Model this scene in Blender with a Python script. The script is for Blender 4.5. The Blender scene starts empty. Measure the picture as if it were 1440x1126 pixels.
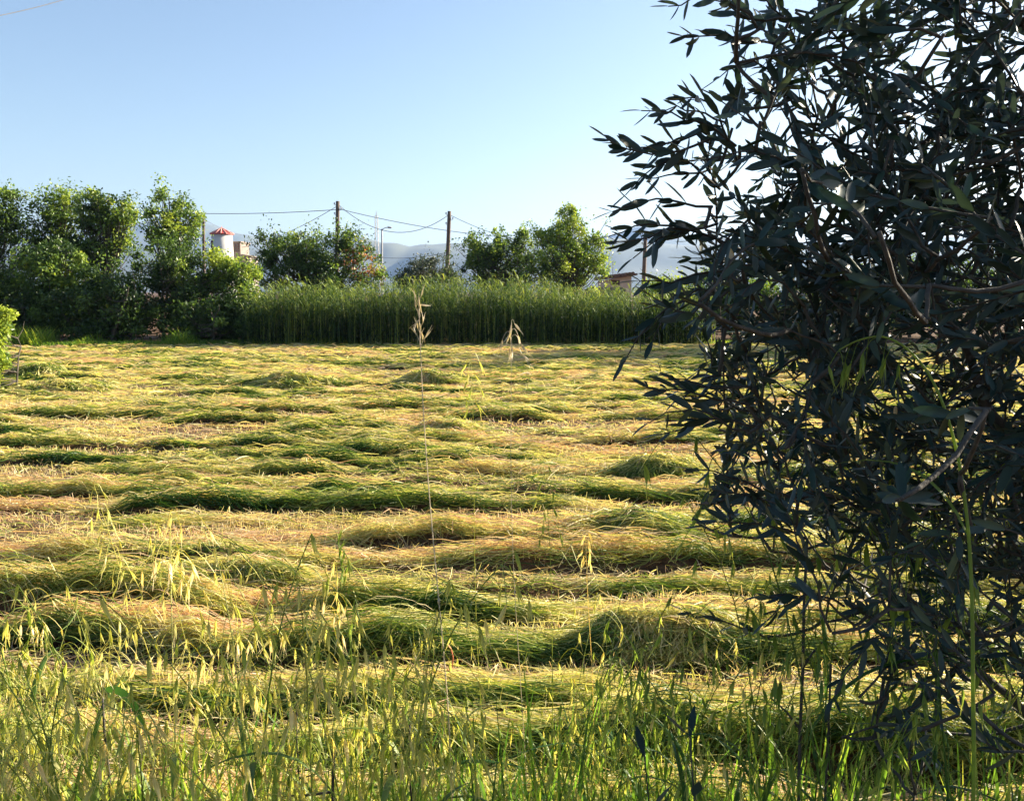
import bpy, math
import numpy as np
from mathutils import Vector

R = math.radians
SC = bpy.context.scene
COL = SC.collection
rng = np.random.default_rng(7)

# ------------------------------------------------------------------ camera
W0, H0, F0 = 1440.0, 1126.0, 1247.0          # photograph size and focal length in its pixels
CAM_Z, PITCH = 1.75, math.atan((563 - 410) / F0)
cam_d = bpy.data.cameras.new("camera")
cam = bpy.data.objects.new("camera", cam_d)
COL.objects.link(cam)
cam.location = (0, 0, CAM_Z)
cam.rotation_euler = (R(90) - PITCH, 0, 0)
cam_d.sensor_width = 36.0
cam_d.lens = F0 / W0 * 36.0
cam_d.clip_start = 0.05
cam_d.clip_end = 30000
SC.camera = cam

# ------------------------------------------------------------------ sky, sun, exposure
SUN_EL, SUN_AZ = R(21.0), R(63.0)            # azimuth measured from +Y (view direction) towards +X
world = bpy.data.worlds.new("World")
SC.world = world
world.use_nodes = True
wn = world.node_tree
bg = wn.nodes["Background"]
sky = wn.nodes.new("ShaderNodeTexSky")
sky.sky_type = 'NISHITA'
sky.sun_disc = False
sky.sun_elevation = SUN_EL
sky.sun_rotation = SUN_AZ
sky.air_density = 1.0
sky.dust_density = 1.3
sky.ozone_density = 1.6
wn.links.new(sky.outputs[0], bg.inputs[0])
bg.inputs[1].default_value = 0.05
sun_d = bpy.data.lights.new("sun", 'SUN')
sun_d.energy = 5.0
sun_d.angle = R(0.5)
sun_d.color = (1.0, 0.88, 0.69)
sun = bpy.data.objects.new("sun", sun_d)
COL.objects.link(sun)
SUN_DIR = Vector((math.sin(SUN_AZ) * math.cos(SUN_EL), math.cos(SUN_AZ) * math.cos(SUN_EL), math.sin(SUN_EL)))
sun.rotation_euler = SUN_DIR.to_track_quat('Z', 'Y').to_euler()
sun.location = (40, 15, 30)
SC.view_settings.view_transform = 'Standard'
SC.view_settings.look = 'None'
SC.view_settings.exposure = 2.1
SC.view_settings.gamma = 1.0
SC.cycles.max_bounces = 8
SC.cycles.diffuse_bounces = 3
SC.cycles.glossy_bounces = 2
SC.cycles.transmission_bounces = 4
SC.cycles.transparent_max_bounces = 4
SC.cycles.volume_bounces = 0
SC.cycles.use_denoising = True


def at(px, py, Y):
    """world point seen at photograph pixel (px, py) at distance Y along the ground"""
    c, s = math.cos(PITCH), math.sin(PITCH)
    u = 563 - py
    d = ((px - 720), F0 * c + u * s, -F0 * s + u * c)
    k = Y / d[1]
    return np.array([d[0] * k, Y, CAM_Z + d[2] * k])


# ------------------------------------------------------------------ numpy helpers
def _hash(ix, iy, seed):
    h = (ix.astype(np.int64) * 374761393 + iy.astype(np.int64) * 668265263 + seed * 974634777) & 0x7fffffff
    h = ((h ^ (h >> 13)) * 1274126177) & 0x7fffffff
    h = h ^ (h >> 16)
    return (h & 0xffff) / 65535.0


def noise(x, y, seed=0):
    x = np.asarray(x, float); y = np.asarray(y, float)
    ix, iy = np.floor(x), np.floor(y)
    fx, fy = x - ix, y - iy
    fx = fx * fx * (3 - 2 * fx); fy = fy * fy * (3 - 2 * fy)
    a = _hash(ix, iy, seed); b = _hash(ix + 1, iy, seed)
    c = _hash(ix, iy + 1, seed); d = _hash(ix + 1, iy + 1, seed)
    return (a * (1 - fx) + b * fx) * (1 - fy) + (c * (1 - fx) + d * fx) * fy


def sstep(a, b, x):
    t = np.clip((x - a) / (b - a), 0, 1)
    return t * t * (3 - 2 * t)


def norm(v):
    return v / np.maximum(np.linalg.norm(v, axis=-1, keepdims=True), 1e-9)


class MB:
    """collects quads, triangles and per-vertex tint; links them as ONE mesh object"""
    def __init__(s):
        s.v, s.f4, s.f3, s.t, s.m4, s.m3, s.n = [], [], [], [], [], [], 0

    def add(s, v, f4=None, f3=None, tint=0.0, mat=0):
        v = np.asarray(v, float).reshape(-1, 3)
        if f4 is not None and len(f4):
            f4 = np.asarray(f4, int); s.f4.append(f4 + s.n); s.m4.append(np.full(len(f4), mat))
        if f3 is not None and len(f3):
            f3 = np.asarray(f3, int); s.f3.append(f3 + s.n); s.m3.append(np.full(len(f3), mat))
        s.v.append(v)
        s.t.append(np.broadcast_to(np.asarray(tint, float), (len(v),)).copy())
        s.n += len(v)

    def ribbons(s, pts, side, width, tint, mat=0):
        """pts (N,S,3); side (N,3) or (N,S,3); width (N,S); tint (N,) or (N,S)"""
        N, S, _ = pts.shape
        if side.ndim == 2:
            side = side[:, None, :]
        o = side * width[..., None] * .5
        v = np.stack([pts - o, pts + o], 2).reshape(N, S * 2, 3)
        i = np.arange(S - 1) * 2
        q = np.stack([i, i + 1, i + 3, i + 2], 1)
        f = (np.arange(N)[:, None, None] * (2 * S) + q[None]).reshape(-1, 4)
        tint = np.asarray(tint, float)
        if tint.ndim == 1:
            tint = np.repeat(tint[:, None], S, 1)
        s.add(v.reshape(-1, 3), f, tint=np.repeat(tint, 2, 1).reshape(-1), mat=mat)

    def tube(s, pts, rad, k=6, tint=0.0, mat=0, cap=True):
        pts = np.asarray(pts, float); S = len(pts)
        rad = np.broadcast_to(np.asarray(rad, float), (S,))
        tan = norm(np.gradient(pts, axis=0))
        ref = np.array([0, 0, 1.0]) if abs(tan[:, 2]).mean() < .8 else np.array([1.0, 0, 0])
        a = norm(np.cross(tan, ref)); b = np.cross(tan, a)
        th = np.linspace(0, 2 * np.pi, k, endpoint=False)
        v = pts[:, None] + rad[:, None, None] * (np.cos(th)[None, :, None] * a[:, None] + np.sin(th)[None, :, None] * b[:, None])
        i = np.arange(S - 1)[:, None] * k; j = np.arange(k)[None]
        f = np.stack([i + j, i + (j + 1) % k, i + k + (j + 1) % k, i + k + j], -1).reshape(-1, 4)
        v = v.reshape(-1, 3); f3 = None
        if np.ndim(tint) == 1:
            tint = np.concatenate([np.repeat(tint, k), [tint[0], tint[-1]] if cap else []])
        if cap:
            v = np.vstack([v, pts[:1], pts[-1:]])
            c0, c1 = S * k, S * k + 1
            jj = np.arange(k)
            f3 = np.vstack([np.stack([np.full(k, c0), (jj + 1) % k, jj], 1),
                            np.stack([np.full(k, c1), (S - 1) * k + jj, (S - 1) * k + (jj + 1) % k], 1)])
        s.add(v, f, f3, tint=tint, mat=mat)

    def box(s, x0, x1, y0, y1, z0, z1, mat=0, tint=0.0):
        v = [(x, y, z) for z in (z0, z1) for y in (y0, y1) for x in (x0, x1)]
        f = [(0, 2, 3, 1), (4, 5, 7, 6), (0, 1, 5, 4), (2, 6, 7, 3), (0, 4, 6, 2), (1, 3, 7, 5)]
        s.add(v, f, mat=mat, tint=tint)

    def build(s, name, mats, parent=None, smooth=False, origin=None):
        v = np.vstack(s.v)
        if origin is not None:
            v = v - np.asarray(origin, float)
        f4 = np.vstack(s.f4) if s.f4 else np.zeros((0, 4), int)
        f3 = np.vstack(s.f3) if s.f3 else np.zeros((0, 3), int)
        me = bpy.data.meshes.new(name)
        me.vertices.add(len(v)); me.vertices.foreach_set("co", v.astype(np.float32).ravel())
        n4, n3 = len(f4), len(f3)
        me.loops.add(n4 * 4 + n3 * 3)
        me.loops.foreach_set("vertex_index", np.concatenate([f4.ravel(), f3.ravel()]).astype(np.int32))
        me.polygons.add(n4 + n3)
        me.polygons.foreach_set("loop_start", np.concatenate([np.arange(n4) * 4, n4 * 4 + np.arange(n3) * 3]).astype(np.int32))
        me.polygons.foreach_set("material_index", np.concatenate((s.m4 or [np.zeros(0)]) + (s.m3 or [np.zeros(0)])).astype(np.int32))
        me.polygons.foreach_set("use_smooth", np.full(n4 + n3, smooth))
        at_ = me.attributes.new("tint", 'FLOAT', 'POINT')
        at_.data.foreach_set("value", np.concatenate(s.t).astype(np.float32))
        me.update(calc_edges=True)
        me.validate()
        for m in (mats if isinstance(mats, (list, tuple)) else [mats]):
            me.materials.append(m)
        o = bpy.data.objects.new(name, me)
        COL.objects.link(o)
        if parent is not None:
            o.parent = parent
        elif origin is not None:
            o.location = origin
        return o


def tag(o, label=None, cat=None, group=None, kind=None):
    if label: o['label'] = label
    if cat: o['category'] = cat
    if group: o['group'] = group
    if kind: o['kind'] = kind
    return o


def empty(name, loc, label, cat, group=None):
    o = bpy.data.objects.new(name, None)
    o.empty_display_size = .2
    COL.objects.link(o)
    o.location = loc
    return tag(o, label, cat, group)


def dup(root, loc, rotz, scale, label=None, group=None):
    r = root.copy(); COL.objects.link(r)
    r.location = loc; r.rotation_euler = (0, 0, rotz); r.scale = (scale,) * 3
    if label: r['label'] = label
    if group: r['group'] = group
    for ch in list(root.children):
        c = ch.copy(); COL.objects.link(c); c.parent = r
    return r


# ------------------------------------------------------------------ materials
def new_mat(name):
    m = bpy.data.materials.new(name); m.use_nodes = True
    nt = m.node_tree
    return m, nt, nt.nodes["Principled BSDF"], nt.nodes["Material Output"]


def ramp(nt, stops, src):
    r = nt.nodes.new("ShaderNodeValToRGB")
    e = r.color_ramp.elements
    while len(e) < len(stops):
        e.new(.5)
    for el, (p, c) in zip(e, stops):
        el.position = p; el.color = (*c, 1)
    nt.links.new(src, r.inputs[0])
    return r.outputs[0]


def leaf_mat(name, stops, transl=.4, rough=.5, spec=.3, under=None, tscale=(1.2, 1.15, .6)):
    """leaf or blade: principled mixed with translucent, coloured by the tint attribute"""
    m, nt, p, out = new_mat(name)
    a = nt.nodes.new("ShaderNodeAttribute"); a.attribute_name = "tint"
    col = ramp(nt, stops, a.outputs["Fac"])
    if under:
        g = nt.nodes.new("ShaderNodeNewGeometry")
        mx = nt.nodes.new("ShaderNodeMix"); mx.data_type = 'RGBA'
        nt.links.new(g.outputs["Backfacing"], mx.inputs[0])
        nt.links.new(col, mx.inputs[6]); mx.inputs[7].default_value = (*under, 1)
        col = mx.outputs[2]
    nt.links.new(col, p.inputs["Base Color"])
    p.inputs["Roughness"].default_value = rough
    p.inputs["Specular IOR Level"].default_value = spec
    tr = nt.nodes.new("ShaderNodeBsdfTranslucent")
    mu = nt.nodes.new("ShaderNodeMix"); mu.data_type = 'RGBA'; mu.blend_type = 'MULTIPLY'
    mu.inputs[0].default_value = 1; mu.inputs[7].default_value = (*tscale, 1)
    mu.clamp_result = False
    nt.links.new(col, mu.inputs[6]); nt.links.new(mu.outputs[2], tr.inputs[0])
    ms = nt.nodes.new("ShaderNodeMixShader"); ms.inputs[0].default_value = transl
    nt.links.new(p.outputs[0], ms.inputs[1]); nt.links.new(tr.outputs[0], ms.inputs[2])
    nt.links.new(ms.outputs[0], out.inputs[0])
    return m


def plain(name, c0, c1, scale=8.0, rough=.85, bump=0.0, stretch=(1, 1, 1)):
    m, nt, p, out = new_mat(name)
    tc = nt.nodes.new("ShaderNodeTexCoord")
    mp = nt.nodes.new("ShaderNodeMapping"); mp.inputs[3].default_value = stretch
    nt.links.new(tc.outputs["Object"], mp.inputs[0])
    n = nt.nodes.new("ShaderNodeTexNoise"); n.inputs["Scale"].default_value = scale; n.inputs["Detail"].default_value = 6
    nt.links.new(mp.outputs[0], n.inputs[0])
    nt.links.new(ramp(nt, [(.3, c0), (.7, c1)], n.outputs[0]), p.inputs["Base Color"])
    p.inputs["Roughness"].default_value = rough
    if bump:
        b = nt.nodes.new("ShaderNodeBump"); b.inputs["Strength"].default_value = bump; b.inputs["Distance"].default_value = .02
        nt.links.new(n.outputs[0], b.inputs["Height"]); nt.links.new(b.outputs[0], p.inputs["Normal"])
    return m


GRASS = [(0, (.035, .09, .016)), (.28, (.18, .26, .045)), (.55, (.57, .53, .18)), (.82, (.74, .65, .37)), (1, (.60, .40, .25))]
M_GRASS = leaf_mat("cut_grass_blades", GRASS, .4)
M_VERGE = leaf_mat("verge_blades", [(0, (.03, .09, .022)), (.4, (.15, .28, .035)), (.75, (.46, .50, .09)), (1, (.65, .55, .24))], .58, .42, .4)
M_OAT = leaf_mat("oat_straw", [(0, (.05, .13, .03)), (.45, (.27, .36, .07)), (.75, (.62, .58, .20)), (1, (.78, .64, .38))], .52, .45, .35)
M_DRY = leaf_mat("bleached_oat", [(0, (.40, .34, .22)), (1, (.62, .54, .42))], .25, .5, .3)
M_OLIVE = leaf_mat("olive_leaf", [(0, (.010, .027, .022)), (.6, (.021, .045, .036)), (.9, (.07, .10, .06)), (1, (.30, .19, .07))], .14, .40, .27, under=(.040, .066, .068))
M_OLIVE_BARK = plain("olive_bark", (.03, .027, .023), (.075, .065, .052), 60, .9, .4)
M_TREE = leaf_mat("tree_leaf", [(0, (.022, .050, .016)), (.4, (.065, .115, .03)), (.7, (.15, .25, .055)), (.9, (.33, .41, .065)), (1, (.34, .14, .08))], .42, .42, .4)
M_GREY_TREE = leaf_mat("grey_leaf", [(0, (.035, .055, .032)), (1, (.10, .125, .075))], .2, .5, .3)
M_REED = leaf_mat("reed_leaf", [(0, (.014, .036, .012)), (.4, (.038, .09, .02)), (.72, (.27, .34, .06)), (1, (.48, .44, .18))], .3, .45, .35)
M_BARK = plain("tree_bark", (.045, .038, .03), (.12, .10, .08), 12, .95, .5)
M_POLE = plain("weathered_pole_wood", (.07, .05, .04), (.15, .11, .085), 6, .9, .3, (4, 4, .4))
M_METAL = plain("grey_metal", (.28, .29, .30), (.38, .39, .40), 5, .5)
M_WIRE = plain("cable_sheath", (.04, .04, .045), (.07, .07, .075), 3, .6)
M_WHITE = plain("whitewash", (.48, .47, .45), (.56, .55, .53), 1.2, .9, .15)
M_PINK = plain("pink_render", (.55, .40, .31), (.68, .52, .42), 1.5, .95, .2)
M_PALE = plain("pale_render", (.15, .125, .11), (.23, .19, .165), 1.8, .95, .2)
M_RED = plain("red_roof_paint", (.32, .05, .045), (.42, .075, .06), 2.5, .6)
M_PINKRIB = plain("faded_roof_rib", (.62, .30, .26), (.70, .38, .32), 2.5, .7)
M_DARK = plain("dark_timber", (.06, .025, .022), (.11, .05, .04), 6, .8)
M_TILE = plain("old_roof_tile", (.12, .07, .05), (.22, .12, .09), 7, .9, .4)
M_HILL = plain("hill_scrub", (.055, .075, .05), (.12, .13, .085), .004, 1.0)
M_GLASS = plain("dark_glass", (.02, .022, .025), (.03, .033, .04), 3, .15)

# ground: stubble, thatch and soil
M_SOIL, nt, p, out = new_mat("stubble_ground")
tc = nt.nodes.new("ShaderNodeTexCoord")
mp = nt.nodes.new("ShaderNodeMapping"); mp.inputs[3].default_value = (.5, 1.6, 1)
nt.links.new(tc.outputs["Object"], mp.inputs[0])
n1 = nt.nodes.new("ShaderNodeTexNoise"); n1.inputs["Scale"].default_value = 1.1; n1.inputs["Detail"].default_value = 9; n1.inputs["Roughness"].default_value = .65
nt.links.new(mp.outputs[0], n1.inputs[0])
n2 = nt.nodes.new("ShaderNodeTexNoise"); n2.inputs["Scale"].default_value = 38; n2.inputs["Detail"].default_value = 5
nt.links.new(mp.outputs[0], n2.inputs[0])
c1 = ramp(nt, [(.25, (.055, .032, .021)), (.45, (.12, .072, .044)), (.6, (.17, .11, .065)), (.75, (.09, .07, .032))], n1.outputs[0])
c2 = ramp(nt, [(.3, (.35, .3, .25)), (.7, (1, 1, 1))], n2.outputs[0])
mx = nt.nodes.new("ShaderNodeMix"); mx.data_type = 'RGBA'; mx.blend_type = 'MULTIPLY'; mx.inputs[0].default_value = .8
nt.links.new(c1, mx.inputs[6]); nt.links.new(c2, mx.inputs[7]); nt.links.new(mx.outputs[2], p.inputs["Base Color"])
p.inputs["Roughness"].default_value = 1.0
p.inputs["Specular IOR Level"].default_value = .1
bp = nt.nodes.new("ShaderNodeBump"); bp.inputs["Strength"].default_value = .8; bp.inputs["Distance"].default_value = .03
nt.links.new(n2.outputs[0], bp.inputs["Height"]); nt.links.new(bp.outputs[0], p.inputs["Normal"])

# ------------------------------------------------------------------ terrain
ROW = 0.47


def field(x, y):
    """height of the ground and strength (0..1) of the mown swath lying there"""
    x = np.asarray(x, float); y = np.asarray(y, float)
    wob = .24 * (noise(x * .13, y * .3, 3) - .5) + .16 * (noise(x * .9, y * .9, 4) - .5) + .1 * (noise(x * 3.1, y * 2, 14) - .5)
    ph = (y + wob + .02 * x - 2.55) / ROW
    k = np.floor(ph); fr = ph - k
    prof = sstep(.06, .13, fr) * (1 - .95 * sstep(.38, .86, fr)) * (1 - sstep(.93, 1, fr))
    amp = (.45 * (1 - sstep(4.5, 7, y)) + sstep(.2, .62, noise(x * .42 + 13.7 * k, k * 3.17, 5))) * (.25 + .75 * sstep(.15, .7, noise(x * 1.5, k * 1.7, 6)))
    amp = amp * (1 - .45 * sstep(10, 18, y)) * sstep(2.2, 2.7, y) * (1 - sstep(27.5, 29, y))
    st = prof * amp
    h = st * (.065 + .085 * (noise(x * 3.1, y * 6.5, 17) - .5)) + .03 * (noise(x * 2.3, y * 2.3, 8) - .5) + (.018 + .055 * st) * (noise(x * 6, y * 9, 9) - .5) + .035 * st * (noise(x * 14, y * 16, 19) - .5)
    far = sstep(34, 60, np.hypot(x, y))
    h = h * (1 - far)
    bank = .30 * (1 - sstep(1.6, 2.7, y)) * (1 - far)
    return h + bank, st


def graded(lo, hi, step, far):
    c = list(np.arange(lo, hi + 1e-6, step))
    a, s = c[-1], step
    while a < far:
        s *= 1.35; a += s; c.append(a)
    a, s, b = c[0], step, []
    while a > -far:
        s *= 1.35; a -= s; b.append(a)
    return np.array(b[::-1] + c)


xs = graded(-20, 20, .1, 7000)
ys = graded(1.0, 31, .05, 7000)
ys = np.sort(np.concatenate([ys[ys < 1.9], np.arange(1.95, 9, .025), ys[ys > 9.02]]))
gx, gy = np.meshgrid(xs, ys)
gh, _ = field(gx, gy)
nx, ny = len(xs), len(ys)
ii = (np.arange(ny - 1)[:, None] * nx + np.arange(nx - 1)[None]).ravel()
mb = MB()
mb.add(np.stack([gx, gy, gh], -1).reshape(-1, 3), np.stack([ii, ii + 1, ii + nx + 1, ii + nx], 1))
tag(mb.build("ground", M_SOIL, smooth=True), kind='structure')

# hills: three ridges whose skyline is the one seen behind the trees
mb = MB()


def ridge(Y, prof, depth, seed, rough):
    px = np.array([p_[0] for p_ in prof]); py = np.array([p_[1] for p_ in prof])
    X = np.linspace(-1.25 * Y, 1.25 * Y, 420)
    top = np.array([at(a, b, Y)[2] for a, b in zip(X / Y * F0 + 720, np.interp(X / Y * F0 + 720, px, py))])
    V = np.linspace(-1, 1, 40)
    xx, vv = np.meshgrid(X, V)
    tt = np.broadcast_to(top, xx.shape)
    yy = Y + vv * depth
    z = tt * np.cos(np.clip(vv, -1, 1) * np.pi / 2) ** 1.2
    z = z + (noise(xx / 260, yy / 260, seed) - .5) * rough * (np.abs(vv) * (1 - np.abs(vv)) * 3 + .08) \
        + (noise(xx / 70, yy / 90, seed + 1) - .5) * rough * .2
    z = np.maximum(z, -2 + 0 * z) - 3 * (np.abs(vv) > .97)
    n = len(X); i = (np.arange(len(V) - 1)[:, None] * n + np.arange(n - 1)[None]).ravel()
    mb.add(np.stack([xx, yy, z], -1).reshape(-1, 3), np.stack([i, i + 1, i + n + 1, i + n], 1))


ridge(5200, [(-900, 330), (-300, 300), (0, 312), (120, 318), (200, 314), (290, 312), (330, 328), (400, 342), (470, 350),
             (520, 352), (600, 358), (760, 352), (840, 338), (892, 322), (930, 327), (1000, 336), (1100, 340), (1300, 336), (2300, 325)], 1100, 21, 90)
ridge(3600, [(-900, 350), (0, 345), (200, 352), (330, 352), (430, 350), (490, 337), (520, 338), (545, 345), (565, 344), (582, 348),
             (602, 344), (640, 342), (760, 340), (850, 334), (960, 348), (1200, 352), (2300, 350)], 800, 31, 60)
tag(mb.build("hills", M_HILL, smooth=True), kind='structure')

# ------------------------------------------------------------------ cut grass lying on the field (uncountable)
def sample_field(n, y0, y1, seed):
    r = np.random.default_rng(seed)
    y = y0 * (y1 / y0) ** r.random(n)
    x = (r.random(n) * 2 - 1) * (y * .72 + 1.2)
    return x, y, r


def lying(mb, x, y, r, L, sd_yaw, tint, lift, wk=1.0, mat=0, hfun=None, over=0.0):
    N, S = len(x), 5
    yaw = r.normal(0, sd_yaw, N) + .9 * (noise(x * 2.2, y * 4, 71) - .5) + np.where(r.random(N) < .06, r.uniform(-1.5, 1.5, N), 0) + np.where(r.random(N) < .5, np.pi, 0)
    bend = r.normal(0, .2, N)
    t = np.linspace(-.5, .5, S)
    ang = yaw[:, None] + bend[:, None] * t[None]
    px = x[:, None] + L[:, None] * t[None] * np.cos(ang)
    py = y[:, None] + L[:, None] * t[None] * np.sin(ang)
    h = (hfun or (lambda a, b: field(a, b)[0]))(px, py)
    h = .65 * h + .35 * h.mean(1, keepdims=True)
    arch = (1 - (2 * t) ** 2)[None] * r.normal(.012, .02, N)[:, None]
    tilt = (r.normal(0, .16, N) * L * .5)[:, None] * (2 * t)[None]
    pz = np.maximum(h + lift[:, None] + arch + tilt, (hfun or (lambda a, b: field(a, b)[0]))(px, py) - .01)
    pts = np.stack([px, py - over, pz], -1)
    roll = r.uniform(-1.2, 1.2, N)
    perp = np.stack([-np.sin(yaw), np.cos(yaw), 0 * yaw], -1)
    side = perp * np.cos(roll)[:, None] + np.array([0, 0, 1.0]) * np.sin(roll)[:, None]
    dist = np.hypot(x, y)
    w = np.maximum(.0045 * r.uniform(.6, 1.5, N), dist * .00085) * wk
    prof = np.array([.55, 1, 1, .8, .15])
    mb.ribbons(pts, side, w[:, None] * prof[None], tint, mat)


def front(x, y):
    '''1 on the bare strip just before the steep edge of a swath'''
    return np.clip(np.maximum(field(x, y + .07)[1], field(x, y + .13)[1]) - field(x, y)[1], 0, 1)


mb = MB()
x, y, r = sample_field(760000, 2.6, 29.5, 11)
_, st = field(x, y)
fw = front(x, y)
patch = noise(x * .5, y * 1.1, 41)
keep = r.random(len(x)) < np.clip(.05 + 1.8 * st + .22 * sstep(7, 18, y), 0, 1) * (1 - np.clip(3.2 * fw, 0, .96)) * (1 - .8 * sstep(.58, .74, noise(x * .9 + 50, y * 2.6, 81)))
x, y, st, patch, fw = x[keep], y[keep], st[keep], patch[keep], fw[keep]
N = len(x)
edge = np.clip(2.2 * (st - field(x, y - .10)[1]), 0, 1)  # swath fronts: their shade is painted in as a darker green tint
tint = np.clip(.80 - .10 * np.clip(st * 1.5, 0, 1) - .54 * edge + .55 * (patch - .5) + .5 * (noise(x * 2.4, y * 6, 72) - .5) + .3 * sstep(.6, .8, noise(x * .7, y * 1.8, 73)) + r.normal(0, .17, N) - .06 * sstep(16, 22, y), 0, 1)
L = r.uniform(.12, .46, N) * (1 + .5 * sstep(8, 20, y))
lift = np.abs(r.normal(0, .024, N)) * (.5 + st * 1.6)
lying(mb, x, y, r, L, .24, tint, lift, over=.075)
print("lying", N)
# broken straws lying anyhow on top
x, y, r = sample_field(90000, 2.6, 16, 13)
_, st = field(x, y)
keep = r.random(len(x)) < .25 + .9 * st
x, y = x[keep], y[keep]; N = len(x)
yaw, pit = r.uniform(0, 2 * np.pi, N), r.normal(0, .38, N)
L = r.uniform(.03, .15, N)
d = np.stack([np.cos(yaw) * np.cos(pit), np.sin(yaw) * np.cos(pit), np.sin(pit)], -1)
c_ = np.stack([x, y - .03, field(x, y)[0] + .012 + np.abs(np.sin(pit)) * L * .3 + np.abs(r.normal(0, .012, N))], -1)
k_ = r.normal(0, .12, (N, 3)) * L[:, None]
pts = np.stack([c_ - d * L[:, None] / 2, c_ + k_, c_ + d * L[:, None] / 2], 1)
mb.ribbons(pts, norm(np.cross(d, r.normal(size=(N, 3)))), np.maximum(.0034 * r.uniform(.6, 1.6, N), np.hypot(x, y) * .0008)[:, None] * np.array([.8, 1, .6])[None],
           np.clip(np.where(r.random(N) < .3, .25, .78) + r.normal(0, .15, N), 0, 1))
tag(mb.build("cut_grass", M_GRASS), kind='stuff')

mb = MB()
x, y, r = sample_field(330000, 2.6, 29.0, 12)
_, st = field(x, y)
keep = r.random(len(x)) < np.clip(.85 - 2.2 * st, .03, 1) * (1 - .45 * sstep(9, 20, y)) * (1 - np.clip(3.2 * front(x, y), 0, .94)) * (1 - .6 * sstep(.58, .74, noise(x * .9 + 50, y * 2.6, 81)))
x, y = x[keep], y[keep]; N = len(x)
h, st = field(x, y)
dist = np.hypot(x, y)
hh = r.uniform(.02, .06, N) * (1 + .8 * (r.random(N) < .06))
lean = r.normal(0, .35, (N, 2))
p0 = np.stack([x, y, h - .005], -1)
p1 = p0 + np.stack([lean[:, 0] * hh, lean[:, 1] * hh, hh], -1)
yaw = r.uniform(0, np.pi, N)
side = np.stack([np.cos(yaw), np.sin(yaw), 0 * yaw], -1)
w = np.maximum(.0035 * r.uniform(.6, 1.5, N), dist * .0007)
tint = np.clip(.93 + r.normal(0, .11, N) - .45 * sstep(.6, .9, noise(x * .8, y * .8, 44)), 0, 1)
mb.ribbons(np.stack([p0, p1], 1), side, w[:, None] * np.array([1, .6])[None], tint)
print("stubble", N)
tag(mb.build("stubble", M_GRASS), kind='stuff')


# ------------------------------------------------------------------ heaps of cut grass
def heap(px, py, wpx, height, depth, tint0, label, seed, n=2600):
    r = np.random.default_rng(seed)
    Y = CAM_Z / ((py - 410) / F0)
    c = at(px, py, Y); c[2] = field(c[0], c[1])[0]
    rx = wpx / F0 * Y / 2

    def hf(a, b):
        g = field(a, b)[0]
        u = np.clip(1 - ((a - c[0]) / rx) ** 2 - ((b - c[1]) / depth) ** 2, 0, 1)
        return g + height * u ** .7 * (.45 + .75 * noise(a * 2.2 / rx, b * 4, seed) + .45 * (noise(a * 7 / rx, b * 11, seed + 1) - .3))
    mb = MB()
    A, B = np.meshgrid(np.linspace(-1.05, 1.05, 40), np.linspace(-1.05, 1.05, 22))
    gx_, gy_ = c[0] + A * rx, c[1] + B * depth
    gz = hf(gx_, gy_) - .012
    i = (np.arange(21)[:, None] * 40 + np.arange(39)[None]).ravel()
    mb.add(np.stack([gx_, gy_, gz], -1).reshape(-1, 3), np.stack([i, i + 1, i + 41, i + 40], 1), tint=.3)
    a = r.uniform(0, 2 * np.pi, n); q = np.sqrt(r.random(n))
    x, y = c[0] + np.cos(a) * q * rx, c[1] + np.sin(a) * q * depth
    lying(mb, x, y, r, r.uniform(.10, .32, n), .75, np.clip(tint0 + .6 * (noise(x * 3, y * 8, seed) - .5) + r.normal(0, .2, n), 0, 1), np.abs(r.normal(0, .03, n)), hfun=hf, over=.05)
    # loose ends that hang or stick up
    m = n // 6
    a = r.uniform(0, 2 * np.pi, m); q = np.sqrt(r.random(m))
    x, y = c[0] + np.cos(a) * q * rx, c[1] + np.sin(a) * q * depth
    z = hf(x, y)
    d = np.stack([r.normal(0, .7, m), r.normal(-.3, .7, m), r.uniform(.05, .6, m)], -1)
    Ls = r.uniform(.06, .18, m)
    t = np.linspace(0, 1, 4)
    pts = np.stack([x, y, z], -1)[:, None] + norm(d)[:, None] * Ls[:, None, None] * t[None, :, None]
    pts[..., 2] -= (t ** 2)[None] * Ls[:, None] * .6
    dist = math.hypot(c[0], c[1])
    mb.ribbons(pts, norm(np.cross(d, np.array([0, 0, 1.0]) + .3 * r.normal(size=(m, 3)))),
               np.maximum(.004, dist * .0008) * np.array([1, 1, .7, .15])[None] * np.ones((m, 1)), np.clip(tint0 + .12 + r.normal(0, .15, m), 0, 1))
    o = mb.build("grass_heap", M_GRASS, origin=c)
    tag(o, label, "grass heap", "heaps of cut grass on the field")


heap(415, 543, 130, .17, .45, .5, "long heap of green cut grass left of the tall oat stalk, mid field", 201)
heap(610, 538, 95, .17, .45, .48, "rounded green cut grass heap right behind the tall oat stalk", 202)
heap(55, 530, 80, .22, .5, .35, "dark green cut grass heap near the bright weed at the left edge", 203)
heap(95, 550, 150, .13, .4, .55, "low yellow green grass heap in front of the dark heap at left", 204)
heap(330, 828, 230, .07, .14, .66, "long cut grass heap with golden straw top at left foreground", 205, 6000)
heap(890, 762, 230, .085, .22, .42, "big dark green cut grass heap in front of the olive", 206, 6000)
heap(930, 930, 220, .085, .13, .5, "steep sided cut grass heap with yellow end below the olive", 207, 6500)
heap(630, 612, 90, .10, .3, .6, "small ragged heap of dry cut grass in the middle of the field", 208)
heap(930, 672, 130, .075, .25, .42, "green cut grass heap beside the olive foliage, mid field", 209)


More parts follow.
